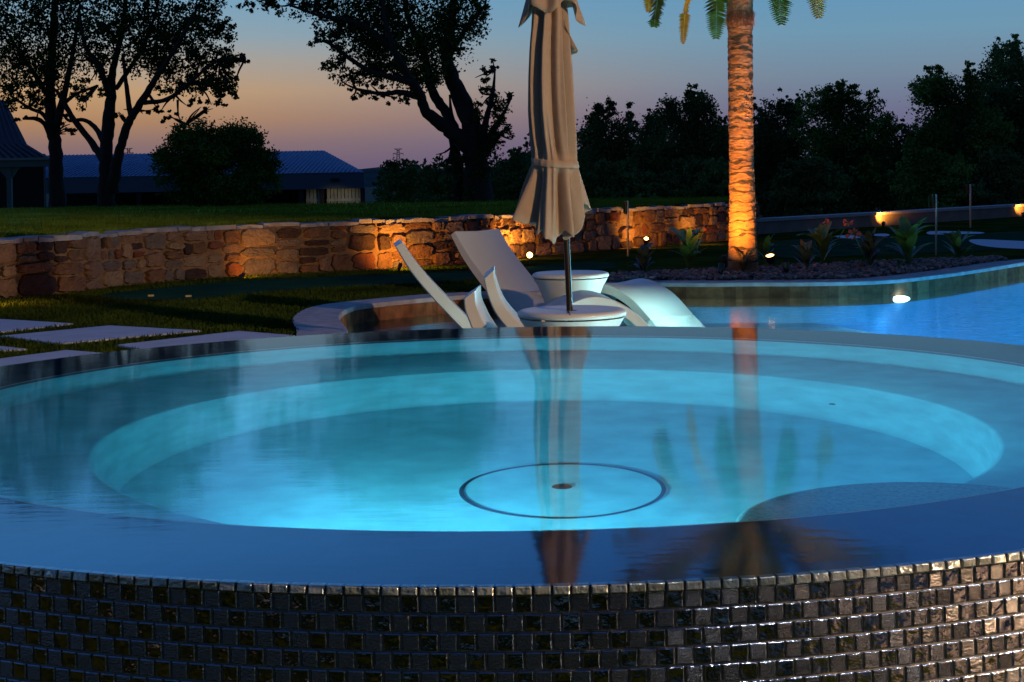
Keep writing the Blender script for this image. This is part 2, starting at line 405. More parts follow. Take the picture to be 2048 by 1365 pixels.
# ------------------------------------------------------------------ turf, paving and beds
wall_px = [(0, 598), (240, 573), (480, 553), (640, 546), (900, 530), (1160, 505), (1330, 492), (1450, 482), (1513, 475)]
wb = [Vector((-13.5, 8.2, 0)), Vector((-8, 11.2, 0))] + [Vector((*at(x, y, G)[:2], 0)) for x, y in wall_px]
wl = crom(wb, 6)
curb = [at(1500, 470, G), at(1800, 450, G), at(2060, 432, G)]
curb = [Vector((c.x, c.y, 0)) for c in curb]; curb.append(curb[-1]+(curb[-1]-curb[0])*1.5)
front = [Vector((-60, -40, 0)), Vector((60, -40, 0)), Vector((60, curb[-1].y, 0))] + curb[::-1] + wl[::-1] + [Vector((-60, 0, 0))]
spa_hole = [Vector((SC[0]+(R1-.03)*math.cos(2*pi*k/64), SC[1]+(R1-.03)*math.sin(2*pi*k/64), 0)) for k in range(64)]
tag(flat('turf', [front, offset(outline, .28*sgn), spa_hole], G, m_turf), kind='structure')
# upper lawn, a strip from the wall to the crest and down
def strip(name, rowsP, m, noise_a=0):
    n = len(rowsP[0]); V = [p for r in rowsP for p in r]; Fc = []
    for i in range(len(rowsP)-1):
        for k in range(n-1): Fc.append((i*n+k, i*n+k+1, (i+1)*n+k+1, (i+1)*n+k))
    o = obj(name, pyme(name, V, Fc), m, smooth=True); return o
rowsP = []
for j in range(16):
    t = j/15; r = []
    for i, p in enumerate(wl):
        s = i/(len(wl)-1); yend = 33-7*s
        y = p.y+.15+(yend-p.y)*t; x = p.x*(y/p.y) if p.y > 12 else p.x*(1+t)
        z = UP-.012+.02*s + (-.02*max(0, t-.55)) + .012*noise.noise(Vector((x*.5, y*.5, 0)))
        r.append(Vector((x, y, z)))
    rowsP.append(r)
rowsP.append([Vector((p.x*1.25, p.y+10, -.9)) for p in rowsP[-1]]); rowsP.append([Vector((p.x*1.4, p.y+16, -2.6)) for p in rowsP[-1]])
tag(strip('lawn', rowsP, m_lawn), kind='structure')
r0 = curb; tag(strip('slope', [[Vector((p.x, p.y+.1, G-.02)) for p in r0], [Vector((p.x*1.3, p.y*1.3, -.9)) for p in r0], [Vector((p.x*2.2, p.y*2, -2.7)) for p in r0]], m_far), kind='structure')
tag(flat('terrain', [[(-3000, 30), (3000, 30), (3000, 5000), (-3000, 5000)]], -2.62, m_far), kind='structure')
# hills
V = []; Fc = []; nx = 160
for i in range(nx):
    x = -900+i*1800/(nx-1); z = 3.6+2.2*noise.noise(Vector((x*.012, 0, 3)))+1.2*noise.noise(Vector((x*.07, 1, 3)))+.5*noise.noise(Vector((x*.3, 1, 3)))
    V += [(x, 520, -3), (x, 560, z*.75), (x, 600, z), (x, 900, -3)]
for i in range(nx-1):
    for k in range(3): Fc.append((i*4+k, i*4+4+k, i*4+5+k, i*4+1+k))
tag(obj('hills', pyme('hills', V, Fc), m_hill, smooth=True), kind='structure')
def blades(name, pts, hh, ww, m, lab):
    n = len(pts); P_ = np.array(pts); az = rng.random(n)*2*pi; d = np.stack([np.cos(az), np.sin(az), np.zeros(n)], 1)*ww/2
    tip = P_+np.stack([rng.normal(0, hh*.4, n), rng.normal(0, hh*.4, n), hh*rng.uniform(.5, 1.25, n)], 1)
    Q = np.stack([P_-d, P_+d, tip], 1).reshape(-1, 3)
    me = bpy.data.meshes.new(name); me.vertices.add(3*n); me.vertices.foreach_set('co', Q.ravel().astype(np.float32)); me.loops.add(3*n); me.loops.foreach_set('vertex_index', np.arange(3*n, dtype=np.int32))
    me.polygons.add(n); me.polygons.foreach_set('loop_start', np.arange(0, 3*n, 3, dtype=np.int32)); me.update(calc_edges=True)
    return tag(obj(name, me, m), lab, 'grass', kind='stuff')
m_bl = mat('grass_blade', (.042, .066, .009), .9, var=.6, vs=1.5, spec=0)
pts = []
for _ in range(90000):
    t = random.random()**2.6; f_ = random.random()*(len(wl)-1.001); i = int(f_); p = wl[i].lerp(wl[i+1], f_-i)
    yend = 33-7*f_/(len(wl)-1); y = p.y+.22+(yend-p.y)*t; x = p.x*(y/p.y)
    if p.y < 12: continue
    pts.append((x, y, UP-.012+.02*f_/(len(wl)-1)-.02*max(0, t-.55)+.012*noise.noise(Vector((x*.5, y*.5, 0)))))
blades('lawn_grass', pts, .045, .012, mat('lawn_blade', (.15, .20, .022), .9, var=.6, vs=1.5, spec=0), 'rough mown grass of the raised lawn above the stone wall')
pavq = []
pts = []
while len(pts) < 90000:
    y = 6+11*random.random()**.8; x = random.uniform(-.36*y, .06*y)
    q = Vector((x, y, 0)); pts.append((x, y, G))
BLP = pts
# putting greens
pg = crom([at(x, y, G+.004) for x, y in ((205, 590), (320, 577), (480, 562), (620, 556), (800, 548), (950, 541), (1180, 524), (1240, 530), (1180, 545), (1000, 556), (840, 567), (640, 576), (480, 590), (380, 600), (280, 600), (225, 597))], 4, True)
tag(flat('putting_green', [pg], G+.004, m_green), kind='structure')
pg = crom([at(x, y, G+.004) for x, y in ((1530, 490), (1600, 478), (1700, 478), (1800, 474), (1900, 470), (2060, 462), (2200, 462), (2150, 485), (1900, 505), (1700, 512), (1560, 515))], 4, True)
tag(flat('putting_green', [pg], G+.004, m_green), kind='structure')
m_sand = mat('white_sand', (.62, .60, .66), .9, var=.08, vs=20, bump=.4, bs=60)
for pts in ([(1938, 482), (1960, 479), (2060, 483), (2200, 487), (2190, 500), (2040, 498), (1965, 492)], [(1856, 464), (1880, 462.5), (1960, 464.5), (1961, 467.5), (1900, 469), (1858, 469)], [(1745, 469), (1765, 467.5), (1778, 469), (1775, 473), (1750, 472)], [(1668, 473), (1690, 471), (1722, 472), (1722, 476), (1690, 477)]):
    q = crom([at(x, y, G+.008) for x, y in pts], 4, True)
    tag(flat('bunker', [q], G+.008, m_sand), kind='structure')
# pavers
PX = [[(-60, 634), (0, 638), (147, 647), (0, 664), (-80, 672)], [(0, 672), (219, 651), (403, 661), (120, 687)], [(232, 690), (478, 662), (591, 671), (330, 706)], [(-60, 688), (0, 692), (56, 698), (0, 701), (-60, 706)], [(-120, 733), (133, 700), (208, 706), (60, 729), (-60, 745)]]
PL = ['pale square paver leftmost and farthest beside the turf', 'whole pale square paver in the middle of the turf', 'pale square paver nearest the pool coping and behind the spa rim', 'sliver of pale paver at the left edge between two wider ones', 'pale square paver lowest at the left, cut off by the spa rim']
def quad(pts): return [at(x, y, G+.010)[:2] for x, y in pts]
for pts, lab in zip(PX, PL):
    o = slab('paver', quad(pts), G-.02, G+.010, m_pav, bevel=.003); tag(o, lab, 'paver', 'pavers laid in the turf left of the spa')
def inside(x, y, poly):
    c = False; n = len(poly)
    for i in range(n):
        a, b = poly[i], poly[(i+1) % n]
        if (a[1] > y) != (b[1] > y) and x < (b[0]-a[0])*(y-a[1])/(b[1]-a[1])+a[0]: c = not c
    return c
cop_o = offset(outline, .29*sgn); PQ = [quad(p) for p in PX]; wlp = [(p.x, p.y) for p in wl]; pg1 = [(p.x, p.y) for p in crom([at(x, y, G) for x, y in ((205, 590), (320, 577), (480, 562), (620, 556), (800, 548), (950, 541), (1180, 524), (1240, 530), (1180, 545), (1000, 556), (840, 567), (640, 576), (480, 590), (380, 600), (280, 600), (225, 597))], 2, True)]
wlpoly = wlp+[(wlp[-1][0], -5), (wlp[0][0], -5)]
keep = [p for p in BLP if inside(p[0], p[1], wlpoly) and not inside(p[0], p[1], [(q.x, q.y) for q in cop_o]) and not any(inside(p[0], p[1], q) for q in PQ) and not inside(p[0], p[1], pg1) and (p[0]-SC[0])**2+(p[1]-SC[1])**2 > R1*R1]
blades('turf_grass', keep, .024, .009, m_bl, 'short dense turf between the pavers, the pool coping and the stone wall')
# patio beside the spa
tag(flat('patio', [[(1.25, -4), (9, -4), (9, 5.2), (2.4, 5.2), (2.05, 3.4), (1.8, 2.1), (1.25, 1.5)]], G+.006, mat('patio_stone', (.50, .42, .34), .6, var=.15, vs=2.5, bump=.1, bs=30)), kind='structure')
# gravel bed behind the far coping
bed = [at(x, y, G) for x, y in ((1215, 560), (1235, 552), (1300, 549), (1400, 545), (1480, 541), (1560, 537), (1650, 533), (1740, 529), (1860, 524), (1960, 521), (1990, 519))]
back = [Vector((p.x, p.y, 0)) for p in bed]
fr = [p for p in offset(outline, .29*sgn) if back[0].x-.1 < p.x < back[-1].x and p.y > 11]
fr.sort(key=lambda p: p.x)
tag(flat('planting_bed', [fr+back[::-1]], G+.004, mat('bed_soil', (.05, .035, .028), .95, var=.4, vs=20, bump=1, bs=60)), kind='structure')
def interp(P, x):
    for a, b in zip(P, P[1:]):
        if a.x <= x <= b.x: return a.y+(b.y-a.y)*(x-a.x)/max(1e-6, b.x-a.x)
    return P[-1].y if x > P[-1].x else P[0].y
ico = bmesh.new(); bmesh.ops.create_icosphere(ico, subdivisions=1, radius=1); ico.verts.ensure_lookup_table()
IV = np.array([v.co[:] for v in ico.verts]); IF = [tuple(v.index for v in f.verts) for f in ico.faces]; ico.free()
V = []; Fc = []; MI = []
for k in range(6500):
    x = random.uniform(back[0].x, back[-1].x); y0, y1 = interp(fr, x), interp(back, x)
    if y1-y0 < .02: continue
    y = random.uniform(y0, y1); s = random.uniform(.008, .022)*(1.6 if random.random() < .08 else 1)
    A = IV*(1+rng.normal(0, .13, (12, 1)))*np.array([s, s*random.uniform(.7, 1.2), s*.7]); r = random.random()*6.28
    c_, s_ = math.cos(r), math.sin(r); A = A @ np.array([[c_, s_, 0], [-s_, c_, 0], [0, 0, 1]]) + np.array([x, y, G+.01+random.random()*.03])
    b = len(V); V += [tuple(a) for a in A]; Fc += [tuple(b+i for i in f) for f in IF]; MI += [random.randrange(4)]*20
tag(obj('gravel', pyme('gravel', V, Fc, MI), m_gravel), 'bed of brown and grey river pebbles around the palm', 'gravel', kind='stuff')

# ------------------------------------------------------------------ stone retaining wall
wallT = thing('stone_wall', (0, 17, G), 'long low retaining wall of mixed brown stones in pale mortar, lawn on top', 'wall')
cum = [0]
for a, b in zip(wl, wl[1:]): cum.append(cum[-1]+(b-a).length)
LT = cum[-1]
def wpt(s, out=0):
    s = max(0, min(LT, s)); i = max(k for k in range(len(cum)) if cum[k] <= s+1e-9); i = min(i, len(wl)-2)
    t = (s-cum[i])/(cum[i+1]-cum[i]); p = wl[i].lerp(wl[i+1], t); d = (wl[i+1]-wl[i]).normalized()
    return p + Vector((d.y, -d.x, 0))*out
topz = lambda s: UP+.02*(s/LT)
bm = bmesh.new(); ns = 60; R = []
for i in range(ns+1):
    s = LT*i/ns; a, b = wpt(s, 0), wpt(s, -.26); zt = topz(s)-.03
    R.append([bm.verts.new((a.x, a.y, G-.05)), bm.verts.new((a.x, a.y, zt)), bm.verts.new((b.x, b.y, zt)), bm.verts.new((b.x, b.y, G-.05))])
for A, B in zip(R, R[1:]):
    for k in range(3): bm.faces.new((A[k], A[k+1], B[k+1], B[k]))
bm.faces.new(R[-1]); bm.faces.new(R[0])
bmesh.ops.recalc_face_normals(bm, faces=bm.faces)
obj('mortar_core', bm, mat('mortar', (.24, .14, .075), .9, var=.25, vs=12, bump=.8, bs=60), wallT, world=True)
# stones: guillotine subdivision
rects = []
def split(s0, s1, z0, z1):
    w, hh = s1-s0, z1-z0
    if (w < .40 and hh < .21 and random.random() < .6) or (w < .15) or (hh < .10 and w < .40):
        rects.append((s0, s1, z0, z1)); return
    if w > hh*1.6 and w > .2 or hh < .13:
        m = s0+w*random.uniform(.33, .67); split(s0, m, z0, z1); split(m, s1, z0, z1)
    else:
        m = z0+hh*random.uniform(.34, .66); split(s0, s1, z0, m); split(s0, s1, m, z1)
s = 3.0
while s < LT-.02:
    e = min(LT, s+random.uniform(.5, 1.1)); split(s, e, G, topz(s)-.035); s = e
V = []; Fc = []; MI = []
m_st = [mat('stone', c, .8, col2=c2, vs=14, bump=1, bs=38, detail=7) for c, c2 in (((.11, .05, .022), (.20, .10, .045)), ((.16, .09, .05), (.26, .15, .085)), ((.030, .014, .010), (.06, .028, .018)), ((.11, .08, .065), (.17, .13, .105)), ((.14, .04, .015), (.21, .07, .028)), ((.22, .14, .08), (.31, .20, .11)))]
for (s0, s1, z0, z1) in rects:
    gp = random.uniform(.005, .012); cs, cz = (s0+s1)/2, (z0+z1)/2; hw, hh = (s1-s0)/2-gp, (z1-z0)/2-gp
    if hw < .02 or hh < .015: continue
    nseg = 16; b = len(V); pr = random.uniform(.016, .06); tl = random.uniform(-.3, .3); tz = random.uniform(-.3, .3); ex = random.uniform(5, 14)
    jt = [random.uniform(.80, 1.07) for _ in range(nseg)]
    for ring, (sc_, o_) in enumerate(((1.02, -.01), (1, pr*.7), (.95, pr), (.5, pr*1.02))):
        for k in range(nseg):
            an = 2*pi*(k+.5)/nseg; ca, sa = math.cos(an), math.sin(an); q = (abs(ca)**ex+abs(sa)**ex)**(-1/ex)
            u, v = ca*q*hw*jt[k]*sc_, sa*q*hh*jt[k]*sc_
            oo = o_ + (u*tl*.12+v*tz*.3 if ring > 1 else 0) + (random.uniform(-.006, .006) if ring > 1 else 0)
            p = wpt(cs+u, oo); V.append((p.x, p.y, cz+v))
    V.append((*wpt(cs, pr*1.05)[:2], cz))
    mi = random.choices(range(6), (5, 4, 3, 3, 2, 4))[0]
    for r_ in range(3):
        for k in range(nseg): Fc.append((b+r_*nseg+k, b+r_*nseg+(k+1) % nseg, b+(r_+1)*nseg+(k+1) % nseg, b+(r_+1)*nseg+k)); MI.append(mi)
    for k in range(nseg): Fc.append((b+3*nseg+k, b+3*nseg+(k+1) % nseg, b+4*nseg)); MI.append(mi)
obj('stone_facing', pyme('stone_facing', V, Fc, MI), m_st, wallT, world=True)
# irregular cap
bm = bmesh.new(); s = 0
while s < LT-.05:
    e = min(LT, s+random.uniform(.12, .40)); zt = topz(s)+random.uniform(-.016, .014)
    pts = [wpt(s+.006, random.uniform(.015, .045)), wpt((s+e)/2, random.uniform(.02, .05)), wpt(e-.006, random.uniform(.015, .045)), wpt(e-.006, -.26), wpt(s+.006, -.26)]
    t = [bm.verts.new((p.x, p.y, zt+random.uniform(-.010, .010))) for p in pts]; b = [bm.verts.new((p.x, p.y, zt-.04)) for p in pts]
    bm.faces.new(t)
    for k in range(5): bm.faces.new((t[k], b[k], b[(k+1) % 5], t[(k+1) % 5]))
    s = e
bmesh.ops.recalc_face_normals(bm, faces=bm.faces)
obj('cap_stones', bm, mat('cap_stone', (.30, .28, .29), .8, var=.3, vs=6, bump=.8, bs=30), wallT, world=True)

# low concrete kerb wall on the right
kw = thing('kerb_wall', (8, 26, G), 'low smooth concrete wall with a pale overhanging cap behind the right putting green', 'wall')
cb = crom(curb, 6)
def ribbon(P, w0, w1, z0, z1):
    bm = bmesh.new(); a, b = offset(P, w0, False), offset(P, w1, False); R = []
    for p, q in zip(a, b): R.append([bm.verts.new((p.x, p.y, z0)), bm.verts.new((p.x, p.y, z1)), bm.verts.new((q.x, q.y, z1)), bm.verts.new((q.x, q.y, z0))])
    for A, B in zip(R, R[1:]):
        for k in range(4): bm.faces.new((A[k], A[(k+1) % 4], B[(k+1) % 4], B[k]))
    bm.faces.new(R[0]); bm.faces.new(R[-1]); bmesh.ops.recalc_face_normals(bm, faces=bm.faces); return bm
obj('wall_face', ribbon(cb, 0, -.25, G-.05, G+.19), mat('concrete', (.24, .17, .13), .85, var=.2, vs=4, bump=.3, bs=30), kw, world=True)
obj('wall_cap', ribbon(cb, .03, -.28, G+.19, G+.235), mat('concrete_cap', (.40, .36, .35), .8, var=.15, vs=5), kw, world=True)

# ------------------------------------------------------------------ warm garden lamps
WARM = (1, .40, .055)
m_wl = emis('warm_lens', (1, .62, .22), 25)
def uplight(px, py, to, energy, lab, spot=95, r=.028, lens=m_wl, off=0, light_h=.11, pos=None, group='warm garden spotlights'):
    p = pos or at(px, py, G); p = Vector((p.x, p.y, G))
    t = thing('garden_spotlight', p, lab, 'garden light', group)
    hd = p+Vector((0, 0, light_h)); d = (Vector(to)-hd).normalized()
    bm = bmesh.new(); tube(bm, [p+Vector((0, 0, -.03)), p+Vector((0, 0, light_h-.02))], .007, 8)
    obj('stake', bm, m_fix, t, world=True)
    q = d.to_track_quat('Z', 'Y').to_matrix().to_4x4()
    bm = bmesh.new(); prof = [(0, -.07), (r*.7, -.06), (r, -.03), (r*1.1, .02), (r*1.1, .03), (r*.93, .028), (r*.9, .012)]
    lathe(bm, prof, 20); bm.transform(Matrix.Translation(hd) @ q)
    obj('housing', bm, m_fix, t, world=True)
    bm = bmesh.new(); lathe(bm, [(0, .020), (r*.9, .016)], 20); bm.transform(Matrix.Translation(hd) @ q)
    obj('lens', bm, lens, t, world=True)
    light('spot_light', 'SPOT', hd+d*.045, energy, (1, .37, .03) if energy > 100 else WARM, t, to=to, size=.02, spot=spot, blend=1)
    return t
def wallpoint(px, py_ground, dz, dist=.0):
    p = at(px, py_ground, G); return Vector((p.x, p.y, G+dz))
def nearwall(px, py, d=.16):
    p = at(px, py, G); v = Vector((p.x, p.y, 0)).normalized(); return Vector((p.x-v.x*d, p.y-v.y*d, G))
for px, py, dx, e, lab in ((-70, 612, 3.0, 30, 'small garden spotlight at the left edge of the photo, grazing the wall foot'),
                           (484, 556, .35, 9, 'small flush garden light under the left half of the stone wall'),
                           (800, 541, .25, 62, 'garden spotlight hidden behind the left lounger, washing the wall above it'),
                           (1030, 520, .08, 78, 'garden spotlight at the wall foot behind the umbrella'),
                           (1290, 498, .1, 30, 'added garden spotlight at the wall foot, washing the wall behind the glowing lamp of the bed'), (1395, 490, .5, 30, 'garden spotlight at the wall foot behind the flowering plant')):  # the first is added to light the wall behind the glowing lamp
    p = nearwall(px, py, .24 if e > 10 else .14); q = at(px, py, G)
    uplight(0, 0, (q.x+dx*.4, q.y+.1, G+(.3 if e > 10 else .12)), e, lab, pos=p, spot=165, r=.018, light_h=.06 if e > 10 else .03)

# ------------------------------------------------------------------ ledge tables, umbrella, loungers
def round_table(px, Y, lab, hole=False):
    c = atY(px, 600, Y); t = thing('ledge_table', (c.x, Y, LEDGE), lab, 'side table', 'round white tables on the pool ledge')
    TR = .285; zt = -.198-LEDGE-(0 if hole else .02)
    bm = bmesh.new(); lathe(bm, [(.13, 0), (.135, .03), (.155, .17), (.175, .30), (TR-.04, zt-.10), (TR-.012, zt-.055), (TR-.006, zt-.042)], 64); obj('base', bm, m_white, t)
    bm = bmesh.new(); lathe(bm, [(TR-.02, zt-.036), (TR, zt-.034), (TR+.004, zt-.02), (TR-.002, zt-.008), (TR-.02, zt), (TR-.04, zt-.004), (.05, zt-.006), (.03 if hole else 0, zt-.006)], 64)
    obj('table_top', bm, m_white, t)
    if hole:
        bm = bmesh.new(); box(bm, (-.02, -TR*.5-.01, zt-.019), (.006, TR-.03, .0335)); obj('seam', bm, m_fix, t)
    return t, c
t_um, c_um = round_table(1143, 8.35, 'white round side table nearest the spa with the umbrella pole through its middle', True)
t_far, c_far = round_table(1142, 11.8, 'white bowl-shaped round side table farther back, between the two chaise loungers')
um = thing('patio_umbrella', (c_um.x, 8.35, LEDGE), 'tall closed beige patio umbrella standing in the white table behind the spa', 'umbrella')
PP = [atY(1140, 640, 8.35), atY(1134, 478, 8.35), atY(1122, 300, 8.35), atY(1105, 0, 8.35), atY(1100, -150, 8.35)]
ppx = lambda y: 1140+(y-640)*(.035) if y > 300 else 1128+(y-300)*.05
lo = atY(ppx(640), 640, 8.35); lo.z = LEDGE+.02; hi = atY(1100, -190, 8.35)
bm = bmesh.new(); tube(bm, [(lo.x+.0, lo.y, lo.z), (lo.x, lo.y, -.25), atY(1131, 430, 8.35), hi], .0165, 20); obj('pole', bm, m_bronze, um, world=True, smooth=True)
PXM = 8.35/F
# silhouette: y, left, right
sil = [(-185, 1093, 1107), (-150, 1082, 1118), (-60, 1068, 1128), (0, 1064, 1134), (40, 1062, 1139), (100, 1057, 1143), (160, 1055, 1147), (220, 1055, 1151), (270, 1058, 1154), (310, 1063, 1155), (326, 1065, 1155), (340, 1060, 1158), (370, 1046, 1168), (405, 1034, 1180), (440, 1029, 1176), (475, 1034, 1168)]
def silh(y):
    for a, b in zip(sil, sil[1:]):
        if a[0] <= y <= b[0]:
            t = (y-a[0])/(b[0]-a[0]); t = t*t*(3-2*t)*.3+t*.7
            return (a[1]+(b[1]-a[1])*t+a[2]+(b[2]-a[2])*t)/2, (a[2]+(b[2]-a[2])*t-a[1]-(b[1]-a[1])*t)/2
    return (sil[-1][1]+sil[-1][2])/2, (sil[-1][2]-sil[-1][1])/2
NA = 320; ys = list(np.linspace(-185, 300, 50))+list(np.linspace(306, 480, 44))
def folds(th, y):
    # eight panels hanging as folded pleats, each leaning over its neighbour
    tie = math.exp(-((y-326)/16)**2); tw = .10*math.sin(y*.012)+.0005*y
    u = (th/(2*pi)*8 + tw + .16*math.sin(th*2+1.3) + .1*math.sin(th*3+y*.006)) % 1
    saw = (u/.8 if u < .8 else (1-u)/.2); saw = saw*saw*(3-2*saw)
    v = (th/(2*pi)*17 + .3*math.sin(y*.009) + .2*math.sin(3*th)) % 1
    fine = .5-.5*math.cos(2*pi*v)
    amp = .50*(1-tie*.72)
    return 1-amp*(1-saw)-.13*(1-tie*.6)*fine
HEM = {0: (404, 81), -22: (440, 70), -36: (474, 62), -60: (469, 64), -90: (478, 70), -118: (468, 76), -150: (450, 82), -180: (430, 83), -210: (440, 80), -270: (455, 75), -330: (430, 76), -360: (404, 81)}
HK = sorted(HEM)
def hem_at(th):
    d = math.degrees(th) % 360-360
    for a, b in zip(HK, HK[1:]):
        if a <= d <= b:
            t = (d-a)/(b-a); t = t*t*(3-2*t); return [HEM[a][i]*(1-t)+HEM[b][i]*t for i in (0, 1)]
V = []
for y in ys:
    for k in range(NA):
        th = 2*pi*k/NA
        if y <= 326: cxp, hw = silh(y); yy = y; r = hw*PXM*folds(th, yy)*1.04
        else:
            L_, Rh = hem_at(th); t = (y-326)/154; L_ += 5*math.sin(8*th+2)+3*math.sin(23*th)
            yy = 326+(L_-326)*t; cxp = 1110-2*t; r = (45+(Rh-45)*t**.92)*PXM*folds(th, 326+110*t)*1.04*(1+.05*t)
        c = atY(cxp, yy, 8.35)
        V.append((c.x+r*math.cos(th), 8.35+r*.86*math.sin(th), c.z+.002*math.sin(th*9)))
Fc = [(j*NA+k, (j+1)*NA+k, (j+1)*NA+(k+1) % NA, j*NA+(k+1) % NA) for j in range(len(ys)-1) for k in range(NA)]
can = obj('canopy', pyme('canopy', V, Fc), m_canvas, um, world=True, smooth=True)
sm = can.modifiers.new('thick', 'SOLIDIFY'); sm.thickness = .003
# vent tier
V = []; vy = list(np.linspace(-195, 44, 16))
for y in vy:
    for k in range(NA):
        th = 2*pi*k/NA; t = (y+195)/239
        L_ = 26+16*math.cos(th*4+.6)+12*math.cos(th*2); yy = -195+t*(L_+195)
        w = 8+44*t**.8*(1+.42*max(0, t-.55)*2*abs(math.cos(th))**1.2); f = 1-.22*(.5-.5*math.cos(8*th+1+2*math.sin(th)))*t
        c = atY(1100+1*t-6*(1-t)+(t*3), yy, 8.35); r = w*PXM*f
        V.append((c.x+r*math.cos(th), 8.35+r*.9*math.sin(th), c.z))
Fc = [(j*NA+k, (j+1)*NA+k, (j+1)*NA+(k+1) % NA, j*NA+(k+1) % NA) for j in range(len(vy)-1) for k in range(NA)]
ven = obj('vent_flap', pyme('vent_flap', V, Fc), m_canvas, um, world=True, smooth=True); sm = ven.modifiers.new('thick', 'SOLIDIFY'); sm.thickness = .003
V = []
for y in (319, 320, 332, 333):
    for k in range(NA):
        th = 2*pi*k/NA; yy = y+5*math.cos(th+.6); cxp, hw = silh(yy); r = hw*PXM*(folds(th, 326)*.35+.68)*(1.0 if y in (319, 333) else 1.03); c = atY(cxp, yy, 8.35)
        V.append((c.x+r*math.cos(th), 8.35+r*.88*math.sin(th), c.z))
Fc = [(j*NA+k, (j+1)*NA+k, (j+1)*NA+(k+1) % NA, j*NA+(k+1) % NA) for j in range(3) for k in range(NA)]
obj('tie_strap', pyme('tie_strap', V, Fc), m_canvas, um, world=True, smooth=True)
# side corner of cloth that sticks out of the upper right
def cloth_tri(pts, dy, name='cloth_corner'):
    bm = bmesh.new(); vs = [bm.verts.new(atY(x, y, 8.35+d)) for x, y, d in pts]
    f = bm.faces.new(vs); bmesh.ops.subdivide_edges(bm, edges=bm.edges, cuts=3, use_grid_fill=True)
    bmesh.ops.triangulate(bm, faces=bm.faces)
    o = obj(name, bm, m_canvas, um, world=True, smooth=True); s_ = o.modifiers.new('thick', 'SOLIDIFY'); s_.thickness = .003
cloth_tri([(1128, 40, -.05), (1144, 78, -.04), (1157, 102, -.03), (1154, 106, 0), (1138, 112, .02)], 0)

def ribbon_furn(name, prof, width, T, parent, m, crown=.0, slant=0):
    # prof: (x, z, thickness) centreline; extruded over the width with softly rounded edges
    P = crom([(a, 0, b) for a, b, c in prof], 7); TH = crom([(c, 0, 0) for a, b, c in prof], 7)
    bm = bmesh.new(); n = len(P); segs = [(-width/2, .80), (-width/2+.012, 1.0), (0, 1.0), (width/2-.012, 1.0), (width/2, .80)]
    rings = []
    for (y, k) in segs:
        r = []
        for i in range(n):
            d = (P[min(i+1, n-1)]-P[max(i-1, 0)]).normalized(); nn = Vector((-d.z, 0, d.x))
            dip = -crown if abs(y) < .1 else 0
            r.append((P[i]+nn*(TH[i].x/2*k+dip)+Vector((0, 0, slant if i == 0 else 0)), P[i]-nn*(TH[i].x/2*k)))
        rings.append([[bm.verts.new((q.x, y, q.z)) for q in rr] for rr in r])
    for A, B in zip(rings, rings[1:]):
        for i in range(n-1):
            bm.faces.new((A[i][0], A[i+1][0], B[i+1][0], B[i][0])); bm.faces.new((A[i][1], B[i][1], B[i+1][1], A[i+1][1]))
        for i in (0, n-1): bm.faces.new((A[i][0], B[i][0], B[i][1], A[i][1]))
    for A in (rings[0], rings[-1]):
        for i in range(n-1): bm.faces.new((A[i][0], A[i][1], A[i+1][1], A[i+1][0]))
    bmesh.ops.recalc_face_normals(bm, faces=bm.faces)
    o = obj(name, bm, m, parent, smooth=True)
    es = o.modifiers.new('split', 'EDGE_SPLIT'); es.split_angle = math.radians(50)
    return o
def chaise(back_pt, foot_pt, lab, ln, w=.66, hz_=.85):
    d = Vector((foot_pt[0]-back_pt[0], foot_pt[1]-back_pt[1], 0)); rz = math.atan2(d.y, d.x)
    t = thing('chaise_lounger', (back_pt[0], back_pt[1], LEDGE), lab, 'lounger', 'white chaise loungers on the pool ledge', rz)
    k = ln/2.0
    prof = [(0.03*k, hz_, .06), (.16*k, hz_-.20, .075), (.36*k, hz_-.43, .085), (.56*k, .235, .09), (.76*k, .15, .09), (.95*k, .20, .09), (1.16*k, .36, .085), (1.38*k, .435, .08), (1.60*k, .35, .075), (1.80*k, .16, .07), (1.94*k, .04, .05)]
    ribbon_furn('seat_shell', prof, w, 0, t, m_white, crown=.018)
    bm = bmesh.new()
    # base that carries the seat
    for (x0, x1) in ((.50*k, 1.0*k),):
        vs = []
        for x, z0, z1 in ((x0, 0, .22), (x0+.12, 0, .13), (x1-.12, 0, .14), (x1, 0, .2)):
            vs.append([bm.verts.new((x, -w/2+.05, z0)), bm.verts.new((x, -w/2+.05, z1)), bm.verts.new((x, w/2-.05, z1)), bm.verts.new((x, w/2-.05, z0))])
        for A, B in zip(vs, vs[1:]):
            for q in range(4): bm.faces.new((A[q], A[(q+1) % 4], B[(q+1) % 4], B[q]))
        bm.faces.new(vs[0]); bm.faces.new(vs[-1])
    bmesh.ops.recalc_face_normals(bm, faces=bm.faces)
    obj('base', bm, m_white, t)
    return t
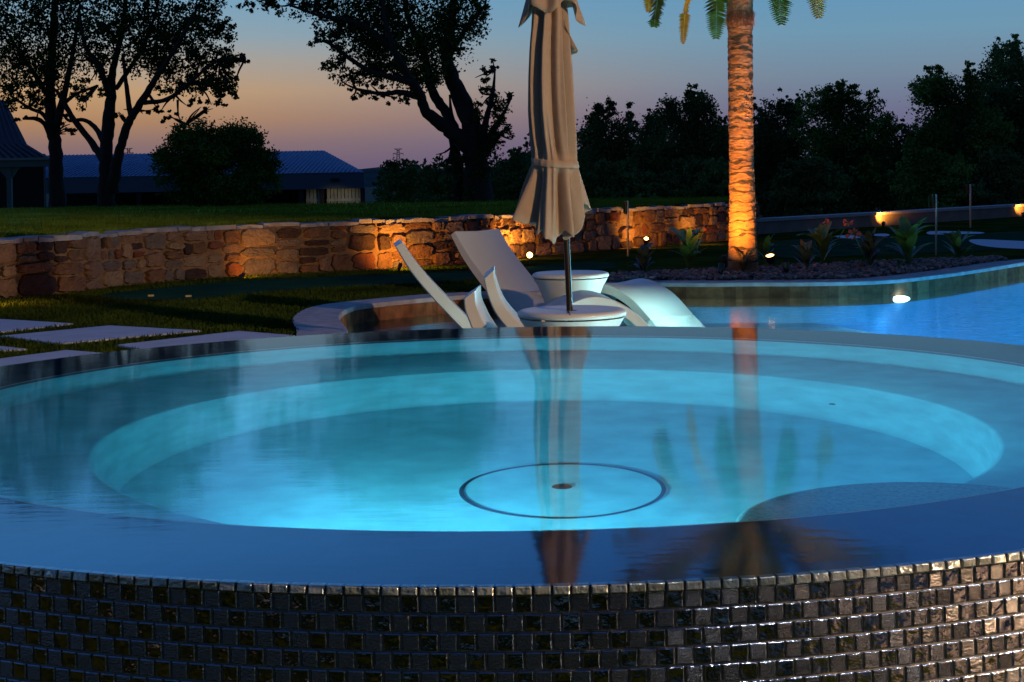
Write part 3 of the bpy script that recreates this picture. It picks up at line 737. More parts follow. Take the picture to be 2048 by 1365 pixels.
# nearer lounger, seen from its side
b1 = atY(787, 480, 11.0); f1 = atY(1352, 655, 11.2)
chaise((b1.x, 11.0), (f1.x, 11.2), 'white chaise lounger seen side-on behind the umbrella table, backrest at far left', (Vector((f1.x, 11.2))-Vector((b1.x, 11.0))).length, .58, .86)
b2 = atY(945, 462, 13.3); f2 = atY(1385, 640, 12.0)
chaise((b2.x, 13.25), (f2.x, 11.95), 'white chaise lounger seen from the front with its broad backrest left of the far table', (Vector((f2.x, 11.95))-Vector((b2.x, 13.25))).length*1.02, .60, .845)
def chair(px, py, Y, lab, rz, prof):
    c = atY(px, py, Y); t = thing('ledge_chair', (c.x, Y, LEDGE), lab, 'chair', 'curved white ledge chairs', rz)
    hz_ = c.z-LEDGE
    ribbon_furn('seat_shell', [(x, hz_+z, w) for x, z, w in prof], .5, 0, t, m_white, crown=.006, slant=.035)
    bm = bmesh.new(); box(bm, (.34, 0, (hz_-.5)/2), (.30, .36, hz_-.5), bevel=.02); obj('base', bm, m_white, t)
    return t
chair(945, 590, 8.75, 'nearer of two curved white chairs whose backs rise just behind the spa edge', math.radians(-2.2), [(0, 0, .066), (.006, -.05, .07), (.024, -.10, .074), (.055, -.168, .078), (.13, -.27, .08), (.26, -.34, .08), (.42, -.34, .08), (.56, -.30, .07)])
chair(979, 550, 9.45, 'farther of two curved white chairs, its back against the left lounger', math.radians(.3), [(0, 0, .064), (.015, -.07, .07), (.05, -.165, .074), (.10, -.24, .078), (.17, -.31, .08), (.30, -.39, .08), (.46, -.38, .08), (.60, -.34, .07)])
ledge_lamp(1.60, 11.5, 150, 'white underwater light shining at the foot of the far lounger')
ledge_lamp(.95, 7.9, 26, 'white underwater light beside the umbrella table, hidden behind the spa rim')
ledge_lamp(.25, 10.2, 14, 'white underwater light between the chairs and the side-on lounger')

# ------------------------------------------------------------------ palm
PB = at(1486, 548, G); PY = PB.y
palm = thing('palm_tree', (PB.x, PB.y, G), 'tall palm with a ringed trunk lit orange from below, standing in the gravel bed', 'tree')
S = PY/F
m_ptrunk = mat('palm_bark', (.19, .085, .035), .85, col2=(.34, .17, .07), vs=5, bump=1, bs=18, stretch=(1, 1, 2.5))
n = 56; V = []; yl = np.linspace(552, -60, 300); MIp = []
ringy = []; yy = 545
while yy > -60: ringy.append(yy); yy -= random.uniform(11, 26)
for y in yl:
    t = (y+60)/612; cxp = 1479.5+7*t**1.5; w = 24.5+6.5*max(0, (y-330)/220)**1.6
    if y < 45: w += 1.5
    for k in range(n):
        th = 2*pi*k/n; wob = 2*math.sin(th*2+y*.05)+3.2*noise.noise(Vector((math.cos(th)*1.1, math.sin(th)*1.1, y*.05)))*1.3
        # distance below nearest ring above -> boot profile
        q = y+wob; above = [r_ for r_ in ringy if r_ <= q]; r0_ = max(above) if above else -80; u = min(1, (q-r0_)/16)
        rr = w*(1.012-.022*u) + 1.2*noise.noise(Vector((math.cos(th)*3, math.sin(th)*3, y*.06)))
        c = atY(cxp, y, PY); V.append((c.x+rr*S*math.cos(th), PY+rr*S*math.sin(th), c.z))
Fc = [(j*n+k, j*n+(k+1) % n, (j+1)*n+(k+1) % n, (j+1)*n+k) for j in range(len(yl)-1) for k in range(n)]
obj('trunk', pyme('trunk', V, Fc), m_ptrunk, palm, world=True, smooth=True)
# dark scars between the boots, as thin uneven bands
m_scar = mat('palm_scar', (.05, .028, .016), .95, var=.4, vs=30)
bm = bmesh.new()
for y0 in ringy:
    t = (y0+60)/612; cxp = 1479.5+7*max(0, t)**1.5; w = 24.5+6.5*max(0, (y0-330)/220)**1.6
    pr = []
    for k in range(n+1):
        th = 2*pi*k/n; wob = 2*math.sin(th*2+y0*.05)+4.5*noise.noise(Vector((math.cos(th)*1.1, math.sin(th)*1.1, y0*.21)))*1.6
        wd = .5+3.2*max(0, noise.noise(Vector((math.cos(th)*2.2, math.sin(th)*2.2, y0*.11))))*2.2+1.8*max(0, math.cos(th))**2
        pr.append((th, y0-wob, wd))
    for (a, ya, wa), (b, yb, wb_) in zip(pr, pr[1:]):
        q = []
        for th, yv in ((a, ya-wa), (b, yb-wb_), (b, yb+wb_), (a, ya+wa)):
            c = atY(cxp, yv, PY); q.append(bm.verts.new((c.x+w*1.03*S*math.cos(th), PY+w*1.03*S*math.sin(th), c.z)))
        bm.faces.new(q)
obj('bark_scars', bm, m_scar, palm, world=True)
# fibre collar
bm = bmesh.new()
for k in range(900):
    th = random.uniform(0, 2*pi); y = random.uniform(22, 50); r_ = (25+random.uniform(0, 3))*S; c = atY(1480, y, PY)
    p = Vector((c.x+r_*math.cos(th), PY+r_*math.sin(th), c.z)); d = Vector((math.cos(th)*random.uniform(.1, .6), math.sin(th)*.4, -random.uniform(.2, 1))).normalized()*random.uniform(.03, .07)
    s_ = Vector((-math.sin(th), math.cos(th), 0))*.0035
    bm.faces.new([bm.verts.new(v) for v in (p-s_, p+s_, p+d)])
obj('fibre_collar', bm, mat('palm_fibre', (.34, .18, .09), .9), palm, world=True)
cr = atY(1479, -40, PY)
m_fr = mat('frond', (.22, .20, .018), .7, var=.3, vs=6, spec=.15); m_rach = mat('rachis', (.30, .28, .10), .5)
bm = bmesh.new()
lathe(bm, [(.0, .75), (.10, .6), (.15, .3), (.17, .05), (.14, -.12), (.12, -.2)], 24); bm.transform(Matrix.Translation(cr)); obj('crown_base', bm, m_ptrunk, palm, world=True)
def frond(tipv, base, sag, leafl, nl=85, curl=0):
    bm = bmesh.new(); L_ = (tipv-base)
    pts = []; out = Vector((L_.x, L_.y, 0)); 
    for i in range(nl+1):
        t = i/nl
        p = base + L_*t + Vector((0, 0, sag*4*t*(1-t)))
        p += out*(.25*math.sin(pi*t)); pts.append(p)
    tube(bm, pts[::3]+[pts[-1]], [.014*(1-.8*i/len(pts[::3])) for i in range(len(pts[::3])+1)], 6, mi=1)
    for i in range(6, nl):
        t = i/nl; d = (pts[i+1]-pts[i-1]).normalized(); side = d.cross(Vector((0, 0, 1)))
        if side.length < .15: side = d.cross(Vector((0, 1, 0)))
        side.normalize(); upv = side.cross(d)
        ll = leafl*min(1, (t*3)**.7)*math.sqrt(max(.06, 1-t**7))
        for s_ in (-1, 1):
            q = (side*s_*(.95)+d*.36+upv*random.uniform(-.25, .1)).normalized()*ll*random.uniform(.88, 1.08)
            wv = d*.009; p = pts[i]
            bm.faces.new([bm.verts.new(v) for v in (p-wv, p+q*.5-wv*1.1, p+q, p+q*.5+wv*1.1, p+wv)])
    return bm
tips = [(1366, 88, -.35), (1308, 50, .25), (1432, 78, -.6), (1561, 50, -.5), (1635, 34, .1), (1300, 20, -.9)]
fr_l = []
for x, y, dy in tips: fr_l.append(atY(x, y, PY+dy))
fr_l[0] = atY(1308, 55, PY-.5); fr_l.append(atY(1366, 88, PY-.2))
for x, y, dy in ((1432, 78, -.5), ): pass
T_ = [(1308, 56, -.55, .2, .15), (1366, 90, .35, .25, .08), (1432, 80, -.7, .25, .15), (1563, 52, -.6, .3, .165), (1637, 39, -.2, .35, .15), (1296, 26, .5, .3, .11)]
for x, y, dy, sg, ll in T_:
    ti = atY(x, y, PY+dy); ba = cr+(ti-cr)*.05+Vector((0, 0, .25)); obj('frond', frond(ti, ba, sg, ll), [m_fr, m_rach], palm, world=True)
for k in range(34):
    az = 2*pi*k/34+random.uniform(-.1, .1); el = random.choice((.2, .55, .9, 1.2)); Lf = random.uniform(1.25, 1.6)
    ti = cr+Vector((math.cos(az)*math.cos(el)*Lf, math.sin(az)*math.cos(el)*Lf, .45+math.sin(el)*Lf*.75))
    obj('frond', frond(ti, cr+Vector((0, 0, .3)), .22, .17), [m_fr, m_rach], palm, world=True)

def spot_at(pos, to, e, lab, **k): return uplight(0, 0, to, e, lab, pos=pos, **k)
pl = at(1455, 547, G); c_ = Vector((PB.x, PB.y, 0))
# palm lamps
spot_at(Vector((PB.x-.30, PB.y-.72, G)), (PB.x-.02, PB.y-.1, G+1.0), 300, 'black garden spotlight at the palm foot in front of its trunk', spot=110)
lensbig = emis('bright_lens', (1, .52, .10), 14)
pr_ = at(1541, 542, G)
uplight(0, 0, (PB.x-.12, PB.y-.5, G+2.1), 260, 'round garden spotlight right of the palm with its lit lens facing the trunk', pos=pr_, spot=60, r=.045, lens=lensbig, light_h=.13)
spot_at(Vector((PB.x+.30, PB.y-.62, G)), (PB.x+.06, PB.y-.1, G+2.9), 380, 'added black garden spotlight at the palm foot, aimed up to light its fronds', spot=42)  # extra lamp added to carry warm light up to the crown
# the dark bollard left of the trunk
bm = bmesh.new(); q = at(1449, 545, G); lathe(bm, [(0, 0), (.026, 0), (.026, .155), (.022, .165), (0, .165)], 16)
o = obj('path_bollard', bm, m_fix); o.location = (q.x, q.y, G); tag(o, 'short dark cylinder standing in the gravel just left of the palm trunk', 'bollard')
# lamps whose lenses show
# lens that looks at the camera (the star in the photo)
q = at(1060, 533, G); uplight(0, 0, (q.x-.3, q.y-3, G+.35), 6, 'small round garden spotlight facing the camera just left of the umbrella pole', pos=q, spot=80, r=.034, lens=emis('star_lens', (1, .52, .10), 18), light_h=.12)
q = at(1293, 512, G); uplight(0, 0, (q.x, q.y-.7, G+.75), 12, 'garden spotlight glowing behind the dark plant in front of the wall', pos=q, spot=75, r=.03, lens=lensbig, light_h=.19)
for x, y, e, lab in ((1767, 453, 10, 'garden spotlight lighting the concrete wall above the red flowers'), (2046, 434, 10, 'garden spotlight at the right edge of the photo lighting the concrete wall')):
    q = at(x, y, G); v = Vector((q.x, q.y, 0)).normalized(); pos = Vector((q.x-v.x*.22, q.y-v.y*.22, G))
    uplight(0, 0, (q.x, q.y, G+.17), e*10, lab, pos=pos, spot=80, light_h=.05, r=.03, lens=lensbig)

# ------------------------------------------------------------------ flags
def flag(px, ptop, pbot, pflag, w, lab):
    b = at(px, pbot, G); Y = b.y; t = thing('golf_flag', (b.x, b.y, G), lab, 'flag', 'flagsticks on the putting greens')
    top = atY(px-.5, ptop, Y); mid = atY(px-.3, pflag, Y)
    bm = bmesh.new(); tube(bm, [b, mid, top], .0085*Y/14, 8); obj('flagstick', bm, m_white, t, world=True)
    bm = bmesh.new(); n = 8; R = []
    for i in range(n+1):
        x = px-1-w*i/n; yo = 1.2*math.sin(i*1.1); R.append([bm.verts.new(atY(x, ptop+yo+2*i/n, Y+.02*math.sin(i*1.3))), bm.verts.new(atY(x, pflag-yo*.4-3*i/n, Y+.02*math.sin(i*1.3+.5)))])
    for A, B in zip(R, R[1:]): bm.faces.new((A[0], A[1], B[1], B[0]))
    o = obj('flag_cloth', bm, mat('flag_cloth', (.05, .06, .02), .8), t, world=True); o.modifiers.new('thick', 'SOLIDIFY').thickness = .003
flag(1256, 402, 513, 430, 9, 'golf flagstick left of the palm in front of the stone wall')
flag(1872.5, 389, 511, 418, 15, 'taller and nearer golf flagstick with dark flag on the right green')
flag(1941, 369, 456, 389, 13, 'thin farther golf flagstick near the right concrete wall')
for x, y in ((302, 594), (377, 595)):
    c = at(x, y, G); bm = bmesh.new(); lathe(bm, [(.020, 0), (.020, .013), (.026, .013), (.026, 0)], 20)
    o = obj('golf_cup', bm, mat('cup_yellow', (.5, .42, .10), .6)); o.location = (c.x, c.y, G+.004); tag(o, ('left' if x < 350 else 'right')+' of the two small yellow cup rims in the dark putting green', 'golf cup', 'cup rims in the putting green')

# ------------------------------------------------------------------ canna plants
def canna(px, py, hpx, nl, lab, dark=False, flowers=(), spread=.35, name='canna_plant'):
    b = at(px, py, G); S_ = b.y/F; Hh = hpx*S_
    t = thing(name, (b.x, b.y, G), lab, 'plant', 'broad-leaved plants in the gravel bed')
    V = []; Fc = []
    nl = int(nl*1.7)
    for k in range(nl):
        az = 2*pi*k/nl*2.4+random.uniform(-.4, .4); L_ = Hh*random.uniform(.42, .62); z0 = Hh*random.uniform(.05, .5); lean = random.uniform(.15, 1)*spread*1.6
        wv = L_*random.uniform(.12, .19); n = 7; o0 = len(V); dirv = Vector((math.cos(az), math.sin(az), 0)); sd = Vector((-math.sin(az), math.cos(az), 0)); bend = random.uniform(.2, .9)
        for i in range(n+1):
            s_ = i/n; ang = lean + bend*s_; 
            p = Vector((b.x, b.y, G+z0)) + dirv*(.01+L_*s_*math.sin(ang)) + Vector((0, 0, L_*s_*math.cos(ang*.9)))
            w_ = wv*math.sin(pi*min(1, (s_*.93+.07)))**.7*(.25 if i == 0 else 1)
            if i == n: w_ = .001
            V += [p-sd*w_+Vector((0, 0, w_*.35)), p, p+sd*w_+Vector((0, 0, w_*.35))]
        for i in range(n):
            for c_ in (0, 1): Fc.append((o0+i*3+c_, o0+i*3+c_+1, o0+i*3+c_+4, o0+i*3+c_+3))
    obj('leaves', pyme('leaves', V, Fc), m_cannad if dark else m_canna, t, world=True, smooth=True)
    bm = bmesh.new()
    for k in range(3): tube(bm, [(b.x+random.uniform(-.02, .02), b.y+random.uniform(-.02, .02), G-.02), (b.x+random.uniform(-.04, .04), b.y, G+Hh*random.uniform(.5, .75))], [.007, .004], 6)
    for fx, fy, fr_ in flowers: tube(bm, [(b.x, b.y, G), atY(fx, fy, b.y)], [.007, .004], 6)
    obj('stem', bm, m_canna, t, world=True)
    for fx, fy, fr_ in flowers:
        c = atY(fx, fy, b.y); bm = bmesh.new()
        for k in range(14):
            d = Vector((random.gauss(0, 1), random.gauss(0, 1), random.gauss(.2, .9))).normalized(); p = c+d*fr_*S_*random.uniform(0, .5); s_ = d.orthogonal().normalized()*fr_*S_*.38
            q = d.cross(s_); e = p+d*fr_*S_*.7
            bm.faces.new([bm.verts.new(v) for v in (p, p+(e-p)*.6+s_, e, p+(e-p)*.6-s_)])
        obj('flower', bm, m_flower, t, world=True)
canna(1288, 552, 74, 11, 'dark bushy plant in front of a glowing lamp, leftmost in the gravel bed', dark=True)
canna(1378, 545, 108, 15, 'green broad-leaved plant with one red flower bud, left of the palm', flowers=((1390, 474, 9), (1408, 458, 5)))
canna(1487, 551, 64, 7, 'small dark-leaved plant silhouetted against the palm trunk', dark=True, spread=.5)
canna(1532, 538, 72, 6, 'slender green plant close behind the palm on its right')
canna(1612, 548, 78, 9, 'dark bronze-leaved plant in front of the green flowering one', dark=True)
canna(1645, 532, 96, 14, 'green plant with two orange-red flowers right of the palm', flowers=((1653, 445, 11), (1697, 444, 12)))
canna(1740, 540, 92, 13, 'dark plant with a fading rust-coloured flower head in mid bed', dark=True, flowers=((1708, 468, 16),))
canna(1816, 534, 112, 15, 'tallest green upright plant below the wall light at right')
canna(1915, 524, 76, 11, 'dark green rightmost plant in the bed beside the white bunker')
canna(1726, 541, 26, 8, 'low red-leaved plant sprouting at the front of the pebbles', dark=True, flowers=((1722, 532, 8),), spread=.8)
canna(1800, 540, 34, 9, 'low spreading green plant at the foot of the tall one', spread=.9)

# ------------------------------------------------------------------ trees
def leaf_mesh(name, blobs, Y, dens, size, m, parent, clump=.35, cn=26, depth=1.0, sky_gap=1.0):
    """leaves gathered into clumps spread through ellipsoids"""
    out = []
    for (cx_, cy_, rx, ry, *k) in blobs:
        kk = k[0] if k else 1; dY = k[1] if len(k) > 1 else 0
        c = atY(cx_, cy_, Y+dY); s = (Y+dY)/F; a, b_ = rx*s, ry*s; dep = min(a, b_*1.6)*depth
        ncl = max(3, int(dens*kk*rx*ry/100.))
        d = rng.normal(size=(ncl, 3)); d /= np.linalg.norm(d, axis=1)[:, None]; r = rng.random(ncl)**(1/2.4)
        cc = d*r[:, None]*np.array([a, dep, b_])+np.array(c)
        spread_ = clump*min(a, b_)*rng.uniform(.35, 1.0, ncl)
        spread_ = np.minimum(spread_, .30)
        for q, sp in zip(cc, spread_):
            out.append(q+rng.normal(size=(cn, 3))*sp*np.array([1, 1, .8])*.62)
    P = np.concatenate(out); n = len(P)
    sz = size*rng.uniform(.6, 1.25, n)[:, None]
    u = rng.normal(size=(n, 3)); u /= np.linalg.norm(u, axis=1)[:, None]
    w = rng.normal(size=(n, 3)); v = np.cross(u, w); v /= np.linalg.norm(v, axis=1)[:, None]
    Q = np.stack([P-u*sz*.55, P+v*sz*.38-u*sz*.05, P+u*sz*.6, P-v*sz*.38-u*sz*.05], 1).reshape(-1, 3)
    if parent: Q = Q-np.array(parent.location)
    me = bpy.data.meshes.new(name); me.vertices.add(4*n); me.vertices.foreach_set('co', Q.ravel().astype(np.float32))
    me.loops.add(4*n); me.loops.foreach_set('vertex_index', np.arange(4*n, dtype=np.int32))
    me.polygons.add(n); me.polygons.foreach_set('loop_start', np.arange(0, 4*n, 4, dtype=np.int32)); me.update(calc_edges=True); me.validate()
    o = obj(name, me, m, parent); return o, n
def limbs(name, paths, Y, parent, m):
    bm = bmesh.new()
    for path in paths:
        dy0 = random.uniform(-.6, .6); P = []; Rr = []
        for i, (x, y, r, *k) in enumerate(path):
            t = i/max(1, len(path)-1); dy = (k[0] if k else dy0*t*2)
            P.append(atY(x, y, Y+dy)); Rr.append(r*Y/F)
        P2 = crom(P, 5); R2_ = [q.x for q in crom([(r, 0, 0) for r in Rr], 5)]
        tube(bm, [p+Vector((random.uniform(-1, 1), 0, random.uniform(-1, 1)))*R2_[i]*.12 for i, p in enumerate(P2)], [max(.004, r) for r in R2_], 10, jit=.16)
    return obj(name, bm, m, parent, world=True, smooth=True)
def twigs(blobs, src, Y, nt):
    out = []
    for _ in range(nt*3):
        if len(out) >= nt: break
        b = random.choice(blobs); s = random.choice(src); x = b[0]+random.gauss(0, .5)*b[2]; y = b[1]+random.gauss(0, .5)*b[3]
        a = min(src, key=lambda q: (q[0]-x)**2+(q[1]-y)**2); dd = math.hypot(a[0]-x, a[1]-y)
        if dd > 75: continue
        mx_, my_ = (a[0]+x)/2+random.gauss(0, dd*.08), (a[1]+y)/2+random.gauss(0, dd*.08)
        out.append([(a[0], a[1], 2.4, 0), (mx_, my_, 1.7, random.uniform(-.4, .4)), (x, y, .7, random.uniform(-1, 1))])
    return out
YA = 31.0
pathsM = [[(957, 425, 38, 0), (953, 340, 31, 0), (948, 290, 27, 0), (942, 250, 24, 0), (925, 205, 24, .2), (905, 160, 19, .4), (893, 110, 15, .5), (902, 50, 12, .5), (908, -20, 9, .5), (900, -110, 5, .5)],
          [(945, 300, 24, 0), (915, 272, 20, -.2), (878, 245, 16, -.4), (850, 220, 13, -.6), (840, 190, 12, -.8), (815, 150, 10, -1), (790, 105, 8, -1.2), (770, 40, 6, -1.2), (760, -60, 4, -1.2)],
          [(912, 270, 15, 0), (892, 225, 13, .3), (868, 190, 12, .4), (858, 150, 11, .5), (842, 90, 9, .6), (815, 30, 7, .7), (800, -80, 4, .7)],
          [(840, 195, 8, -.8), (800, 185, 7, -1), (760, 188, 5, -1.2), (712, 178, 3, -1.4)],
          [(822, 165, 8, -1), (770, 152, 7, -1.2), (730, 138, 6, -1.2), (690, 110, 5, -1.4), (660, 88, 4, -1.5), (632, 78, 2, -1.5)],
          [(800, 115, 8, -1), (740, 60, 7, -1.2), (690, 40, 6, -1.4), (640, 32, 4, -1.6), (580, 10, 3, -1.7)],
          [(962, 300, 14, 0), (972, 240, 8, -.3), (985, 190, 5, -.4), (990, 140, 2, -.4)], [(968, 290, 10, 0), (1000, 240, 6, .3), (1022, 198, 2, .5)],
          [(893, 120, 10, .4), (930, 60, 6, .4), (970, 10, 3, .6)], [(955, 330, 12, 0), (975, 300, 9, 0), (1000, 270, 5, 0), (1020, 250, 2, 0)], [(920, 420, 18, .3), (915, 340, 16, .3), (908, 290, 12, .2), (903, 235, 6, .3), (899, 190, 2, .3)]]
blobM = [(800, 50, 120, 70, 1.1), (715, 30, 95, 50, 1), (620, 14, 75, 28, .8), (520, 6, 50, 16, .6), (560, 0, 60, 25, .7), (870, 90, 65, 55, 1), (770, 110, 70, 55, 1.1), (820, 145, 60, 50, 1), (750, 150, 50, 30, .9), (665, 130, 24, 24, 1), (690, 150, 30, 22, .9), (700, 72, 55, 40, .9), (740, 185, 50, 14, .8), (785, 200, 50, 12, .8), (705, 195, 18, 10, .7), (860, 150, 40, 30, .9), (920, 40, 55, 50, 1), (955, 18, 30, 28, 1), (905, 100, 20, 14, .6), (912, 88, 24, 16, .8), (640, 65, 26, 22, .5), (630, 85, 14, 12, .5),
         (985, 140, 12, 24, 1), (968, 165, 14, 28, .9), (980, 200, 28, 26, .8), (1016, 197, 14, 11, .8), (995, 225, 30, 22, .8), (1005, 262, 26, 24, .9), (970, 280, 34, 40, 1), (945, 225, 24, 34, .8), (960, 330, 50, 40, .9), (925, 320, 24, 22, .7), (890, 330, 20, 28, .6), (930, 375, 40, 40, .7),
         (800, -70, 170, 90, 1), (680, -90, 120, 70, 1), (900, -60, 100, 70, 1), (560, -60, 80, 40, .8), (780, -170, 120, 60, .9), (880, -160, 70, 50, .8)]
def big_tree(lab, paths, blobs, Y, dens, size, m, base, cat='tree', nt=60, group=None, name='cottonwood_tree', thin=1, **kw):
    paths = [[(p[0], p[1], p[2]*thin, *p[3:]) for p in pa] for pa in paths]
    b = atY(base[0], base[1], Y); t = thing(name, (b.x, Y, b.z), lab, cat, group)
    src = [(p[0], p[1]) for pa in paths for p in pa[2:]]
    limbs('trunk', paths+(twigs(blobs, src, Y, nt) if nt else []), Y, t, m_barks)
    o, n = leaf_mesh('crown', blobs, Y, dens, size, m, t, **kw); print('leaves', name, n)
    return t
big_tree('big leaning cottonwood with forked trunk behind the umbrella, black against the sky', pathsM, blobM, YA, 2.0, .058, m_leafA, (955, 412), nt=90, thin=.8, cn=34, clump=.45)
pathsA = [[(117, 425, 22, 0), (113, 340, 17, 0), (108, 270, 15, 0), (102, 215, 13, 0), (102, 150, 10, .2), (106, 80, 9, .3), (108, 0, 6, .3), (100, -90, 3, .3)], [(108, 285, 11, 0), (90, 250, 6, -.2), (72, 238, 5, -.3), (45, 238, 3, -.4)], [(104, 255, 9, 0), (85, 228, 5, .2), (58, 216, 4, .3), (20, 190, 2, .4)],
          [(112, 255, 10, 0), (122, 215, 9, -.2), (134, 165, 7, -.3), (148, 90, 5, -.4), (160, 10, 3, -.4)], [(102, 200, 8, 0), (70, 150, 6, .5), (40, 105, 4, .7), (10, 60, 3, .8)], [(120, 215, 6, 0), (150, 190, 4, -.5), (195, 172, 3, -.7)]]
blobA = [(50, 60, 75, 65, 1), (130, 40, 70, 70, 1), (20, 130, 45, 50, .9), (75, 140, 55, 45, 1), (130, 120, 45, 50, .9), (30, 195, 34, 24, .9), (60, 190, 40, 24, .9), (88, 215, 30, 12, .7), (150, 180, 30, 24, .8), (165, 205, 16, 16, .7), (135, 258, 15, 16, 1), (130, 240, 12, 12, .7), (30, 235, 24, 8, .6), (70, -40, 110, 60, 1), (60, -120, 90, 60, .9), (-40, 60, 60, 90, .9), (-40, -60, 70, 80, .9), (90, 180, 40, 30, .8)]
big_tree('straight-trunked cottonwood farthest left beside the dark pavilion', pathsA, blobA, 31.5, 1.9, .060, m_leafA, (115, 412), nt=60, thin=.85, cn=32, clump=.45)
pathsB = [[(213, 425, 23, 0), (213, 350, 18, 0), (212, 300, 15, 0), (216, 250, 15, 0), (222, 195, 12, 0), (224, 150, 9, .2), (238, 90, 7, .3), (250, 10, 5, .4), (250, -80, 3, .4)], [(222, 200, 10, 0), (212, 170, 8, -.2), (195, 130, 7, -.4), (170, 90, 5, -.6), (160, 30, 3, -.7)],
          [(222, 380, 18, 0), (232, 335, 13, -.2), (243, 290, 11, -.3), (255, 250, 10, -.4), (272, 222, 9, -.5), (295, 185, 8, -.6), (322, 140, 6, -.8), (355, 90, 5, -1), (390, 30, 3, -1)], [(262, 238, 7, -.4), (257, 200, 6, -.4), (252, 165, 5, -.4), (246, 110, 4, -.3)],
          [(205, 318, 10, 0), (180, 280, 8, .3), (150, 243, 7, .4), (130, 210, 6, .5), (112, 180, 4, .6)], [(206, 285, 7, 0), (193, 258, 6, .3), (168, 240, 5, .5), (140, 242, 4, .6), (124, 228, 3, .6)],
          [(285, 205, 6, -.5), (320, 203, 5, -.7), (350, 190, 5, -.9), (385, 160, 4, -1), (440, 120, 3, -1.2), (490, 118, 1.5, -1.2)], [(232, 178, 6, 0), (270, 120, 5, .4), (300, 60, 4, .6), (320, -10, 3, .7)], [(355, 200, 3, -.8), (358, 235, 1.5, -.8), (372, 250, 1, -.8)]]
blobB = [(230, 60, 80, 65, 1), (310, 50, 75, 60, 1), (380, 50, 60, 50, 1), (425, 40, 36, 44, .9), (450, 62, 26, 26, .9), (300, 125, 60, 45, .9), (360, 120, 60, 42, .9), (420, 115, 46, 30, 1.3), (462, 120, 34, 18, 1.6), (485, 121, 16, 9, 1.5), (395, 165, 58, 30, 1.2), (440, 178, 34, 20, 1.4), (460, 185, 24, 14, 1.4), (450, 150, 30, 24, 1.2), (420, 210, 30, 12, .8), (410, 220, 18, 8, .7), (340, 175, 40, 22, .6), (370, 205, 24, 10, .6), (190, 120, 40, 40, .8), (205, 190, 14, 14, .7), (240, 232, 12, 17, .9), (298, 222, 14, 8, .8), (315, 218, 14, 8, .6), (335, 240, 13, 16, .8), (200, 165, 26, 14, .6), (345, 225, 24, 10, .4), (300, -50, 150, 70, 1), (200, -60, 90, 70, 1), (280, -140, 110, 60, .9), (430, -20, 36, 30, .8)]
big_tree('forked cottonwood with spreading limbs, right one of the pair at left', pathsB, blobB, 30.5, 1.9, .060, m_leafA, (213, 412), nt=80, thin=.85, cn=32, clump=.45)
# round shrub tree on the lawn
def ball(cx_, cy_, rx, ry, n_, lo_=.25, hi_=.45, k=1):
    o = []
    for _ in range(n_):
        a = random.uniform(0, 2*pi); r = math.sqrt(random.random())*.85; o.append((cx_+rx*r*math.cos(a), cy_+ry*r*math.sin(a), rx*random.uniform(lo_, hi_), ry*random.uniform(lo_, hi_), k, random.uniform(-1, 1)*rx*30/F*.7*(1-r)))
    return o
bs = ball(435, 330, 122, 84, 60, .2, .34) + [(400, 268, 60, 26, 1), (470, 270, 55, 24, .9), (330, 330, 24, 60, .8), (540, 350, 24, 50, .9), (435, 390, 110, 22, 1), (350, 290, 24, 20, .6), (505, 275, 24, 18, .5)]
big_tree('rounded bushy green tree in front of the long blue-roofed barn', [[(435, 425, 12, 0), (435, 350, 9, 0), (430, 290, 5, 0)]], bs, 28.5, 6.0, .045, m_leafB, (435, 412), nt=30, cn=18, clump=.6, name='round_shrub')
# tree line
def tline(lab, cx_, top, w, bot, Y, m, ncl=26, size=.07, dens=1.0, spikes=4, group='dark trees along the far boundary'):
    hgt = bot-top; b = []
    for _ in range(ncl):
        t = random.random()**.8; ww = w/2*(math.sin(pi*min(1, .22+.62*t)))
        b.append((cx_+random.uniform(-1, 1)*ww*.85, top+hgt*(.06+.94*t), w*random.uniform(.10, .19), hgt*random.uniform(.08, .15), 1, random.uniform(-1.5, 1.5)))
    for _ in range(spikes):
        x = cx_+random.gauss(0, .2)*w; b.append((x, top+random.uniform(6, 26)+abs(x-cx_)*.3, w*.06, hgt*.13, 2.2))
    b.append((cx_, bot-hgt*.35, w*.42, hgt*.4, .9)); b.append((cx_, bot-hgt*.55, w*.40, hgt*.33, 1.1))
    tr = [[(cx_, bot+6, w*.045, 0), (cx_+random.uniform(-8, 8), bot-hgt*.4, w*.03, 0), (cx_+random.uniform(-12, 12), top+hgt*.2, w*.012, 0)]]
    for _ in range(4): tr.append([(cx_, bot-hgt*.3, w*.02, 0), (cx_+random.uniform(-.25, .25)*w, bot-hgt*.6, w*.012, .4), (cx_+random.uniform(-.38, .38)*w, top+hgt*random.uniform(.12, .35), w*.004, .6)])
    big_tree(lab, tr, b, Y, dens, size, m, (cx_, bot), nt=3, cn=34, clump=.5, group=group, name='boundary_tree')
